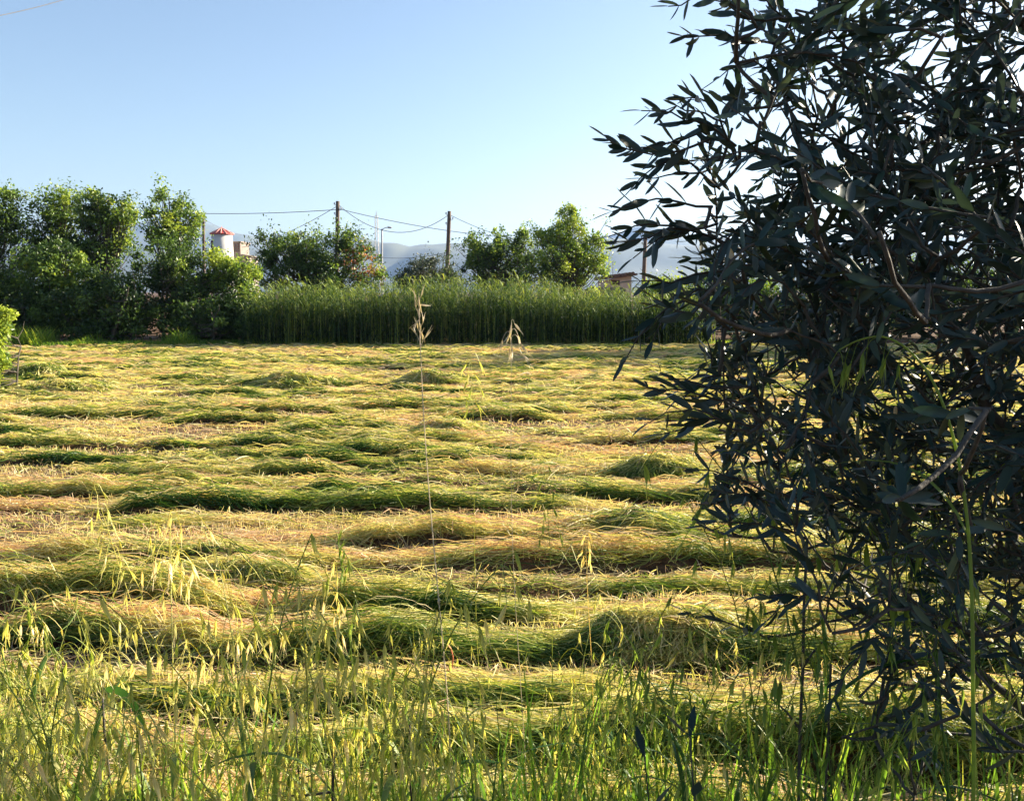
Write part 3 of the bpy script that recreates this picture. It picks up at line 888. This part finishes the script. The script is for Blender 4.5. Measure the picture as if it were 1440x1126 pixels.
# sprays of the ragged left outline: tip, base, distance of each
for tx_, ty_, bx_, by_, d in [(852, 192, 1000, 196, 1.42), (868, 208, 985, 186, 1.46), (905, 158, 1040, 205, 1.40), (938, 150, 1030, 180, 1.5), (958, 140, 1040, 230, 1.45),
                              (940, 8, 1070, 40, 1.40), (955, 48, 1090, 62, 1.38), (975, -15, 1110, 30, 1.45), (1090, 70, 1200, 82, 1.4), (1075, 95, 1200, 110, 1.5), (1040, -20, 1150, 60, 1.5),
                              (1010, 110, 1120, 190, 1.5), (860, 300, 1000, 290, 1.40), (880, 272, 1010, 262, 1.45), (905, 250, 1010, 240, 1.5), (868, 345, 1010, 318, 1.34), (856, 335, 980, 325, 1.42),
                              (890, 365, 1020, 345, 1.36), (900, 395, 1040, 372, 1.3), (915, 420, 1040, 395, 1.3), (880, 508, 1020, 462, 1.35), (915, 480, 1030, 450, 1.4),
                              (905, 540, 1050, 570, 1.36), (930, 525, 1060, 545, 1.4), (915, 590, 1050, 610, 1.36), (935, 612, 1070, 600, 1.42), (960, 560, 1080, 580, 1.4), (975, 655, 1090, 690, 1.4),
                              (1000, 690, 1120, 740, 1.36), (990, 735, 1130, 760, 1.4), (1020, 660, 1130, 700, 1.45), (1072, 840, 1190, 850, 1.4), (1080, 870, 1200, 880, 1.4), (1165, 985, 1290, 935, 1.35),
                              (1160, 790, 1290, 850, 1.4), (960, 860, 1080, 895, 1.55), (1020, 440, 1130, 430, 1.25), (1060, 470, 1180, 500, 1.25), (1120, 320, 1240, 340, 1.3)]:
    twigs.append((at(bx_, by_, d + r.uniform(0, .12)), at(tx_, ty_, d)))
n_in = 0
while n_in < 500:
    d = r.uniform(1.2, 2.05); px, py = r.uniform(960, 1560), r.uniform(-90, 1126)
    if r.random() > inside(px, py):
        continue
    tip = at(px, py, d)
    if tip[2] < .45: continue
    dirv = norm(np.array([r.normal(-.35, .6), r.normal(-.15, .5), r.normal(.15, .5)]))
    Lt = r.uniform(.2, .38)
    base = tip - dirv * Lt
    q = base
    bpx = q[0] / q[1] * F0 + 720
    if bpx < 970: continue
    twigs.append((base, tip)); n_in += 1
n_out = 0
while n_out < 520:                      # the rest of the crown, right of and above the picture
    p_ = np.array([r.uniform(.7, 2.75), r.uniform(1.25, 2.9), r.uniform(.8, 2.9)])
    e = ((p_[0] - 1.75) / 1.1) ** 2 + ((p_[1] - 1.85) / .6) ** 2 + ((p_[2] - 1.85) / 1.05) ** 2
    px = p_[0] / p_[1] * F0 + 720; py = 410 - (p_[2] - CAM_Z) / p_[1] * F0
    if e > 1 or (px < 1470 and py > -60) or (py <= -60 and r.random() > inside(px, py)):
        continue
    dirv = norm(p_ - np.array([1.6, 2.0, 1.5]) + r.normal(0, .4, 3))
    twigs.append((p_ - dirv * r.uniform(.22, .4), p_)); n_out += 1

NODE = np.array(nodes)
order = np.argsort([np.min(np.linalg.norm(NODE - t_[0], axis=1)) for t_ in twigs])
br = MB(); cr = MB()
LP = []            # leaf base, direction, side, length
for i in order:
    b, tip = twigs[i]
    A = np.array(nodes)
    dd = np.linalg.norm(A - b, axis=1) + .6 * np.maximum(A[:, 2] - b[2] + .05, 0)
    j = int(np.argmin(dd))
    gap = np.linalg.norm(A[j] - b)
    r0 = min(nrad[j] * .75, .0045)
    if gap > .02:
        add_branch(A[j], b, max(r0, .0036), max(r0 * .6, .0026), (0, 0, -.08 * gap), 6, 5, br)
    L_ = np.linalg.norm(tip - b)
    seg = 8; t = np.linspace(0, 1, seg)[:, None]
    sagv = np.array([0, 0, r.normal(.02, .03)])
    pts = b * (1 - t) + tip * t + np.sin(t * np.pi) * sagv + r.normal(0, .003, (seg, 3))
    br.tube(pts, .0024 - .0015 * t[:, 0], 5)
    for p_ in pts[1:5]:
        nodes.append(p_); nrad.append(.0025)
    s = r.uniform(.02, .06); rot = r.uniform(0, np.pi); kk = 0
    while s < L_:
        f = s / L_
        p_ = np.array([np.interp(f, t[:, 0], pts[:, q_]) for q_ in range(3)])
        ax = norm(np.array([np.interp(min(f + .1, 1), t[:, 0], pts[:, q_]) - np.interp(max(f - .1, 0), t[:, 0], pts[:, q_]) for q_ in range(3)]))
        u = norm(np.cross(ax, [0, 0, 1.0] + r.normal(0, .05, 3))); v_ = np.cross(ax, u)
        for sg in (0, np.pi):
            if r.random() < .12: continue
            ang = rot + kk * np.pi / 2 + sg + r.normal(0, .25)
            out_ = u * np.cos(ang) + v_ * np.sin(ang)
            sp = r.uniform(.4, .9)
            dl = norm(ax * np.cos(sp) + out_ * np.sin(sp) + r.normal(0, .12, 3))
            ln = r.uniform(.032, .053) * (1 - .45 * max(f - .65, 0) / .35)
            LP.append((p_, dl, norm(np.cross(dl, out_ - ax * .5 + r.normal(0, .25, 3) + np.array([0, 0, .3]))), ln))
        s += r.uniform(.015, .026); kk += 1
    LP.append((pts[-1], norm(pts[-1] - pts[-2]), norm(np.cross(pts[-1] - pts[-2], [0.1, 0, 1])), .035))
br.build("branch", M_OLIVE_BARK, olive, True, OB)
B_, D_, S_ = (np.array([l[q_] for l in LP]) for q_ in range(3)); LN = np.array([l[3] for l in LP])
N = len(LN); print("olive leaves", N, "twigs", len(twigs))
nrm = np.cross(S_, D_)
ts = np.array([0, .12, .32, .58, .82, 1.0]); wp = np.array([.12, .62, 1, 1.05, .82, .10])
curl = r.normal(.05, .12, N); wd = LN * r.uniform(.10, .135, N)
ctr = B_[:, None] + D_[:, None] * (LN[:, None] * ts)[..., None] - nrm[:, None] * (LN[:, None] * curl[:, None] * ts ** 2)[..., None]
off = S_[:, None] * (wd[:, None] * wp)[..., None]
lift = nrm[:, None] * (wd[:, None] * wp * .28)[..., None]
V = np.stack([ctr - off + lift, ctr, ctr + off + lift], 2).reshape(N, 18, 3)
q0 = []
for k in range(5):
    for c_ in range(2):
        q0.append((k * 3 + c_, k * 3 + c_ + 1, k * 3 + c_ + 4, k * 3 + c_ + 3))
q0 = np.array(q0)
tn = np.clip(r.normal(.45, .28, N), 0, .9); tn[r.random(N) < .008] = 1.0
cr.add(V.reshape(-1, 3), (np.arange(N)[:, None, None] * 18 + q0[None]).reshape(-1, 4), tint=np.repeat(tn, 18))
cr.build("crown", M_OLIVE, olive, True, OB)


# ------------------------------------------------------------------ wild oats and grasses of the verge
def spikelets(mb, P, r, L, tint, hang=None):
    """hanging oat spikelets: two folded glumes, a plump floret and two awns each"""
    n = len(P)
    d = norm(np.array([0, 0, -1.0]) + (hang if hang is not None else 0) + r.normal(0, .22, (n, 3)))
    a = norm(np.cross(d, norm(r.normal(size=(n, 3))))); b = np.cross(d, a)
    L = L * r.uniform(.8, 1.2, n)
    t = np.array([0, .25, .55, .8, 1.0]); wp = np.array([.25, 1, .85, .45, .03])
    for sg in (-1, 1):
        pts = P[:, None] + d[:, None] * (L[:, None] * t)[..., None] + a[:, None] * (sg * L[:, None] * (.05 * np.sin(t * 2) + .09 * t ** 1.5))[..., None]
        mb.ribbons(pts, norm(b + a * .25 * sg), (L * .17)[:, None] * wp[None], np.clip(tint + r.normal(0, .07, n), 0, 1))
    pts = P[:, None] + d[:, None] * (L[:, None] * t * .85)[..., None]
    mb.ribbons(pts, a, (L * .15)[:, None] * wp[None], np.clip(tint - .06, 0, 1))
    ta = np.linspace(0, 1, 3)
    for sg in (-1, 1):
        aw = norm(d + a * sg * .3 + r.normal(0, .12, (n, 3)))
        pts = P[:, None] + d[:, None] * (L * .5)[:, None, None] + aw[:, None] * (L[:, None] * 1.0 * ta)[..., None]
        mb.ribbons(pts, b, .0011 * np.array([1, .8, .4])[None] * np.ones((n, 1)), np.clip(tint + .15, 0, 1) * np.ones(n))


def oat_stem(H, lean, r, nod=.5, n=16):
    t = np.linspace(0, 1, n)
    az = r.uniform(0, 2 * np.pi)
    x = lean * H * t ** 1.7 + nod * .12 * H * np.clip(t - .75, 0, 1) ** 1.5 * 4
    z = H * t - nod * H * .5 * np.clip(t - .78, 0, 1) ** 2 * 2
    return np.stack([x * np.cos(az), x * np.sin(az), z], -1)


def leaf_blade(mb, p, az, L, w, up, r, tint, droop=1.0):
    t = np.linspace(0, 1, 9)
    d = np.array([math.cos(az), math.sin(az), 0])
    pts = p + d * (L * (.35 * t + .35 * t ** 2) * droop)[:, None]
    pts[:, 2] += L * (up * t - up * .75 * droop * t ** 2.2)
    s = np.array([-math.sin(az), math.cos(az), 0])
    tw = r.normal(0, .5)
    side = np.stack([s * math.cos(tw * q_) + np.array([0, 0, 1.0]) * math.sin(tw * q_) for q_ in t])
    wp = np.array([.6, .9, 1, 1, .95, .8, .6, .35, .03]) * w
    fold = np.cross(side, norm(np.gradient(pts, axis=0))) * (wp * .2)[:, None]
    V = np.stack([pts - side * (wp / 2)[:, None] + fold, pts, pts + side * (wp / 2)[:, None] + fold], 1)
    q = [(k * 3 + c_, k * 3 + c_ + 1, k * 3 + c_ + 4, k * 3 + c_ + 3) for k in range(8) for c_ in range(2)]
    mb.add(V.reshape(-1, 3), q, tint=tint)


def make_oat(H, lean, seed, tint, nsp=26, nod=.5, plen=.3, name="wild_oat", label="", group=None, leaves=3, spL=.024, tight=1.0, rs=.0017):
    r = np.random.default_rng(seed)
    root = empty(name, (0, 0, 0), label, "grass stalk", group)
    pts = oat_stem(H, lean, r, nod)
    t = np.linspace(0, 1, len(pts))
    mb = MB(); mb.tube(pts, rs * (1 - .7 * t), 5, tint=np.clip(tint - .1, 0, 1))
    nodev = [int(len(pts) * q_) for q_ in (.3, .55)]
    for k in nodev:
        ax = norm(pts[k + 1] - pts[k - 1])
        mb.tube([pts[k] - ax * .005, pts[k], pts[k] + ax * .005], [rs * .9, rs * 1.5, rs * .9], 5, tint=np.clip(tint - .2, 0, 1))
    mb.build("stem", M_OAT, root, True)
    for k in range(leaves):
        f = (.12, .32, .52, .66)[k] + r.uniform(-.05, .05)
        p = np.array([np.interp(f, t, pts[:, q_]) for q_ in range(3)])
        lb = MB(); leaf_blade(lb, p, r.uniform(0, 2 * np.pi), r.uniform(.16, .3) * min(1, H / .7), r.uniform(.006, .010), r.uniform(.7, 1.1), r, np.clip(tint - .3 + r.normal(0, .12), 0, 1))
        lb.build("leaf", M_OAT, root, True)
    # panicle: whorls of thin drooping pedicels with hanging spikelets
    pm = MB(); P = []
    for k in range(nsp):
        f = 1 - plen / H * r.random() ** .8
        p = np.array([np.interp(f, t, pts[:, q_]) for q_ in range(3)])
        az = r.uniform(0, 2 * np.pi); L = (.025 + .07 * r.random()) * tight
        d = np.array([math.cos(az), math.sin(az), 0]); s = np.linspace(0, 1, 6)
        pp = p + d * (L * .8 * s)[:, None]; pp[:, 2] += L * (.75 * s - 1.15 * s ** 2)
        pm.tube(pp, .0005, 3, tint=np.clip(tint, 0, 1), cap=False)
        P.append(pp[-1])
    P.append(pts[-1]); pm.tube(pts[-5:], .0006, 3, tint=float(np.clip(tint, 0, 1)), cap=False)
    spikelets(pm, np.array(P), r, spL, np.clip(tint + .12 + r.normal(0, .06, len(P)), 0, 1))
    pm.build("panicle", M_OAT, root)
    return root


def put(o, px, Y, rot=0.0):
    c = at(px, 900, Y)
    o.location = (c[0], Y, float(field(c[0], Y)[0]) - .01); o.rotation_euler = (0, 0, rot)
    return o


# single stalks that stand out
def special(px_b, Y, px_t, py_t, seed, tint, label, nsp, plen, spL, tight, rs=.0017, leaves=2, nod=.25, mat=None):
    mat = mat or M_OAT
    c = at(px_b, 900, Y); base = np.array([c[0], Y, float(field(c[0], Y)[0]) - .01])
    tp = at(px_t, py_t, Y)
    H = tp[2] - base[2]
    r = np.random.default_rng(seed)
    root = empty("wild_oat", base, label, "grass stalk")
    t = np.linspace(0, 1, 20)
    pts = np.stack([(tp[0] - base[0]) * t ** 1.25, .06 * np.sin(t * 2) * t, H * t], -1)
    pts[:, 0] += .008 * np.sin(t * 7 + seed)
    mb = MB(); mb.tube(pts, rs * (1 - .65 * t), 6, tint=tint)
    for f in (.35, .6):
        p = np.array([np.interp(f, t, pts[:, q_]) for q_ in range(3)])
        mb.tube([p - [0, 0, .006], p, p + [0, 0, .006]], [rs, rs * 1.4, rs], 6, tint=np.clip(tint - .1, 0, 1))
    mb.build("stem", mat, root, True)
    for k in range(leaves):
        f = (.15, .4, .55)[k]; p = np.array([np.interp(f, t, pts[:, q_]) for q_ in range(3)])
        lb = MB(); leaf_blade(lb, p, r.uniform(0, 6.28), .24, .009, .9, r, np.clip(tint - .2, 0, 1)); lb.build("leaf", M_OAT, root, True)
    pm = MB(); P = []; hang = []
    for k in range(nsp):
        f = 1 - plen / H * (k / nsp)
        p = np.array([np.interp(f, t, pts[:, q_]) for q_ in range(3)])
        az = k * 2.4 + r.normal(0, .4); L = (.012 + .03 * r.random() + .02 * (k / nsp)) * tight
        d = np.array([math.cos(az), math.sin(az) * .6, 0]); s = np.linspace(0, 1, 6)
        pp = p + d * (L * s * (.35 if nod < .1 else .6))[:, None]; pp[:, 2] += L * (.9 * s - nod * 3.2 * s ** 2)
        pm.tube(pp, .0006, 3, tint=tint, cap=False); P.append(pp[-1]); hang.append(d * (.22 if nod < .1 else .4) + np.array([0, 0, (2.1 - 1.3 * (k % 4 == 3)) * (nod < .1)]))
    spikelets(pm, np.array(P), r, spL, np.clip(tint + r.normal(0, .05, len(P)), 0, 1), np.array(hang))
    pm.build("panicle", mat, root)
    return root


special(640, 1.62, 587, 424, 401, .93, "tallest dry pale oat stalk standing alone in the centre up to the reeds", 15, .10, .018, .42, .0021, nod=.05, mat=M_DRY)
special(742, 1.75, 716, 452, 402, .95, "tall thin oat stalk with a tuft of dry drooping spikelets before the reeds", 9, .06, .026, .7, .0011, 1, nod=.4, mat=M_DRY)
special(690, 1.9, 655, 500, 403, .62, "thin green oat stalk between the two tall pale stalks", 10, .12, .024, .8, .001, 1, nod=.45)
special(800, 1.7, 762, 655, 404, .55, "straight green oat stalk right of the centre with sparse spikelets", 10, .16, .024, .8, .0014, 2, nod=.45)
special(505, 1.55, 470, 775, 405, .45, "stout dark green stalk with narrow pale seed head left of centre", 14, .12, .022, .3, .0024, 2, nod=.05)
special(835, 1.8, 832, 760, 406, .97, "short dry straw coloured oat stalk in front of the big dark heap", 9, .08, .026, .4, .0014, 1, nod=.2)
special(300, 1.75, 118, 690, 407, .72, "long pale oat stalk leaning far to the left over the mown rows", 16, .2, .024, 1, .0014, 1, nod=.45)
special(345, 1.85, 205, 745, 408, .68, "pale leaning oat stalk crossing the long heap at the left", 14, .16, .024, 1, .0013, 1, nod=.45)

# arching green stalk in front of the olive
Yb = 1.12
path = [(1372, 1126), (1368, 1000), (1368, 880), (1364, 760), (1352, 660), (1332, 580), (1308, 525), (1275, 487), (1240, 470), (1205, 478), (1180, 492)]
P = np.array([at(a_, b_, Yb + .01 * i_) for i_, (a_, b_) in enumerate(path)])
P = np.vstack([[[P[0, 0], P[0, 1], .33]], P])
t = np.linspace(0, 1, len(P)); tf = np.linspace(0, 1, 60)
P = np.stack([np.interp(tf, t, P[:, q_]) for q_ in range(3)], -1)
for _ in range(6):
    P[1:-1] = (P[:-2] + 2 * P[1:-1] + P[2:]) / 4
root = empty("arching_oat", P[0], "long bright green grass stalk arching left in front of the olive", "grass stalk")
mb = MB(); mb.tube(P, .0031 - .0021 * tf, 7, tint=.36 + .12 * tf); mb.build("stem", M_OAT, root, True, P[0])
mb = MB(); leaf_blade(mb, P[22], 2.4, .3, .011, .8, rng, .2); mb.build("leaf", M_OAT, root, True, P[0])
mb = MB(); PP = []
r = np.random.default_rng(77)
for k in range(9):
    p = P[59 - k * 2]; e = p + np.array([r.normal(0, .012), r.normal(0, .012), -.02 - .02 * r.random()])
    mb.tube([p, (p + e) / 2 + [0, 0, .006], e], .0005, 3, tint=.3, cap=False); PP.append(e)
spikelets(mb, np.array(PP), r, .028, np.full(9, .35)); mb.build("panicle", M_OAT, root, False, P[0])

# families of look-alike oats: prototypes, then copies
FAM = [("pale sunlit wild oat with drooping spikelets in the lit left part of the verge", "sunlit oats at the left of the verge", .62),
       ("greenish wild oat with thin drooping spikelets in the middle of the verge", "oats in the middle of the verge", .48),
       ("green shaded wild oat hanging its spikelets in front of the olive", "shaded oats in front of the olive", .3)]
protos = []
for f, (lab, grp, tn) in enumerate(FAM):
    ps = []
    for k in range(5):
        H = (.62, .7, .78, .85, .72)[k]
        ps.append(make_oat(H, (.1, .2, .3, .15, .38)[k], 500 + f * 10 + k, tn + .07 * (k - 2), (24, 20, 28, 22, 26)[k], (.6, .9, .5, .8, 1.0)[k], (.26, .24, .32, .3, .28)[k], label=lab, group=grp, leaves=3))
    protos.append(ps)
used = set()


def oat(f, px, Y, htop, r):
    k = int(r.integers(5)); o = protos[f][k]
    c = at(px, 900, Y); z = float(field(c[0], Y)[0]) - .01
    zt = CAM_Z - (htop - 410) / F0 * Y
    sc = float(np.clip((zt - z) / (.62, .7, .78, .85, .72)[k], .45, 1.8))
    rot = r.uniform(0, 6.28)
    if (f, k) not in used:
        used.add((f, k)); o.location = (c[0], Y, z); o.rotation_euler = (0, 0, rot); o.scale = (sc,) * 3
    else:
        dup(o, (c[0], Y, z), rot, sc)


r = np.random.default_rng(61)
for i in range(66):
    px = -60 + 620 * r.random() ** 1.15
    top = 850 + 170 * r.random() if r.random() < .7 else r.uniform(690, 850)
    if px < 120: top = min(top, 900 + 60 * r.random())
    oat(0, px, r.uniform(1.2, 1.8), top, r)
for i in range(36):
    px = r.uniform(470, 960)
    top = r.uniform(900, 1040) if r.random() < .65 else r.uniform(760, 900)
    oat(1, px, r.uniform(1.4, 2.0), top, r)
for i in range(24):
    px = r.uniform(880, 1440)
    top = r.uniform(800, 1000) if r.random() < .6 else r.uniform(480, 720)
    if px < 1080: top = max(top, 850)
    oat(2, px, r.uniform(1.35, 1.75), top, r)

# leafy grass of the verge (uncountable)
r = np.random.default_rng(62); mb = MB()
n = 4200
Y = r.uniform(1.2, 1.9, n); x = (r.random(n) * 2 - 1) * (Y * .75 + .3)
g = field(x, Y)[0]
broad = r.random(n) < .45
H = np.where(broad, r.uniform(.4, .8, n), r.uniform(.2, .5, n)) * (.7 + .55 * noise(x * 2.2, Y * 2.2, 63))
H = np.minimum(H, (1.75 - (940 - 410 + 60 * noise(x * 3, Y, 65)) / F0 * Y - g) * r.uniform(.7, 1.03, n))
az = r.uniform(0, 2 * np.pi, n); bend = np.where(broad, r.uniform(.08, .4, n), r.uniform(.15, .75, n))
t = np.linspace(0, 1, 7)
d = np.stack([np.cos(az), np.sin(az), 0 * az], -1)
pts = np.stack([x, Y, g - .01], -1)[:, None] + d[:, None] * (H[:, None] * bend[:, None] * t ** 1.8)[..., None]
pts[..., 2] += H[:, None] * (t - .35 * bend[:, None] * t ** 3)
sd = np.stack([-np.sin(az), np.cos(az), 0 * az], -1)
tn = np.clip(.27 + .4 * (noise(x * 1.5, Y * 1.5, 64) - .5) + r.normal(0, .16, n) + .06 * (x < -.2), 0, 1)
tn = tn[:, None] + np.where(r.random(n) < .15, .5, .08)[:, None] * t[None] ** 3
mb.ribbons(pts, sd, np.where(broad, r.uniform(.006, .013, n), r.uniform(.003, .006, n))[:, None] * np.array([.8, 1, 1, .9, .7, .45, .04])[None], np.clip(tn, 0, 1))
tag(mb.build("verge_grass", M_VERGE, smooth=True), kind='stuff')


# dark broken stalks and olive shoots at the bottom
def stalk(px, py_t, Y, label, seed, twigs_, rs=.0035, bent=None):
    r = np.random.default_rng(seed)
    tp = at(px, py_t, Y); base = np.array([tp[0] + r.normal(0, .02), Y, float(field(tp[0], Y)[0]) - .02])
    root = empty("dry_stalk", base, label, "dry stalk", "dark dry stalks in the verge grass")
    t = np.linspace(0, 1, 10)[:, None]
    pts = base * (1 - t) + tp * t + np.cumsum(r.normal(0, .002, (10, 3)), 0)
    mb = MB(); mb.tube(pts, rs * (1 - .35 * t[:, 0]), 6, tint=.02); mb.build("stem", M_OLIVE_BARK, root, True, base)
    for (f, dx, dz) in twigs_:
        p = pts[int(f * 9)]
        mb = MB(); mb.tube([p, p + [dx * .5, .01, dz * .6], p + [dx, .02, dz]], [rs * .7, rs * .55, rs * .3], 5); mb.build("side_twig", M_OLIVE_BARK, root, True, base)
    if bent:
        tb_ = np.linspace(0, 1, 10); L_ = bent[1]
        pl = pts[-1] + np.stack([L_ * .75 * tb_ ** .8, -.02 * tb_, L_ * (.35 * tb_ - 1.15 * tb_ ** 2)], -1)
        mb = MB(); mb.ribbons(pl[None], norm(np.cross(np.gradient(pl, axis=0), [0.25, -1, .15]))[None] * np.ones((1, 10, 3)), .014 * np.array([[.5, .9, 1, 1, .95, .9, .75, .55, .3, .04]]), np.array([.02]))
        mb.build("leaf", M_VERGE, root, True, base)


stalk(140, 968, 1.55, "dark snapped stalk with a drooping leaf at lower left", 701, [], .0032, (0.1, .13))
stalk(468, 1050, 1.45, "dark stalk with a long side twig pointing left at bottom centre", 702, [(.9, -.09, -.02), (.8, .1, .03)], .004)
stalk(575, 1015, 1.5, "slim dark stalk with a twig rising right at bottom centre", 703, [(.7, .06, .04), (.95, -.05, -.03)], .0028)
stalk(1145, 760, 1.5, "tall brown stalk standing in front of the lower olive", 704, [(.5, .06, .06), (.7, -.05, .05), (.85, .04, .04)], .0038)
stalk(1172, 930, 1.55, "short brown stalk right of the tall brown stalk", 705, [(.6, .07, .05)], .003)
stalk(412, 985, 1.6, "thin dark stalk leaning among the pale oats", 706, [(.8, .07, .01)], .002)


def shoot(px, py_t, Y, label, seed):
    r = np.random.default_rng(seed)
    tp = at(px, py_t, Y); base = np.array([tp[0] + .03, Y, float(field(tp[0], Y)[0]) - .02])
    root = empty("olive_shoot", base, label, "olive shoot", "young olive shoots in the verge")
    t = np.linspace(0, 1, 9)[:, None]
    pts = base * (1 - t) + tp * t + np.sin(t * 3) * np.array([.015, 0, 0])
    mb = MB(); mb.tube(pts, .003 - .0018 * t[:, 0], 6); mb.build("stem", M_OLIVE_BARK, root, True, base)
    for k in range(20):
        mb = MB()
        p = pts[1 + int(k / 20 * 7.9)]; az = k * 1.57 + r.normal(0, .3) + (k % 2) * np.pi
        L = r.uniform(.05, .075); t7 = np.linspace(0, 1, 6)
        d = np.array([math.cos(az) * .6, math.sin(az) * .6, r.uniform(.5, 1)]); d /= np.linalg.norm(d)
        pp = (p + d * (L * t7)[:, None])[None]
        s_ = norm(np.cross(d, [0, 0, 1.0]))[None]
        mb.ribbons(pp, s_, (L * .24 * np.array([.15, .6, 1, .95, .5, .02]))[None], np.array([r.uniform(.1, .6)]))
        mb.build("leaf", M_OLIVE, root, True, base)


shoot(968, 1035, 1.3, "dark olive shoot with upright leaves at the bottom, right of centre", 711)
shoot(905, 1065, 1.35, "smaller dark olive shoot left of the other shoot at the bottom", 712)

# curled orange strand hanging by the tall stalk
Yo = 2.0; pth = [(629, 906), (634, 912), (637, 924), (636, 936), (632, 944), (629, 940)]
P = np.array([at(a_, b_, Yo) for a_, b_ in pth])
mb = MB(); tf = np.linspace(0, 1, 24); t = np.linspace(0, 1, 6)
mb.tube(np.stack([np.interp(tf, t, P[:, q_]) for q_ in range(3)], -1), .0022 - .001 * tf, 6)
M_ORANGE = plain("orange_dry_strand", (.55, .13, .05), (.65, .2, .08), 30, .6)
tag(mb.build("curled_strand", M_ORANGE, smooth=True, origin=P[0]), "curled orange red dry strand caught on the tall central stalk", "strand")

# ------------------------------------------------------------------ air
mb = MB(); mb.box(-7600, 7600, -600, 7200, -4, 440)
hz = mb.build("haze", [])
hm = bpy.data.materials.new("haze_air"); hm.use_nodes = True
nt = hm.node_tree
nt.nodes.remove(nt.nodes["Principled BSDF"])
pv = nt.nodes.new("ShaderNodeVolumePrincipled")
pv.inputs["Color"].default_value = (.36, .56, 1.0, 1)
pv.inputs["Density"].default_value = .00009
pv.inputs["Anisotropy"].default_value = .25
nt.links.new(pv.outputs[0], nt.nodes["Material Output"].inputs["Volume"])
hz.data.materials.clear(); hz.data.materials.append(hm)
tag(hz, kind='stuff')
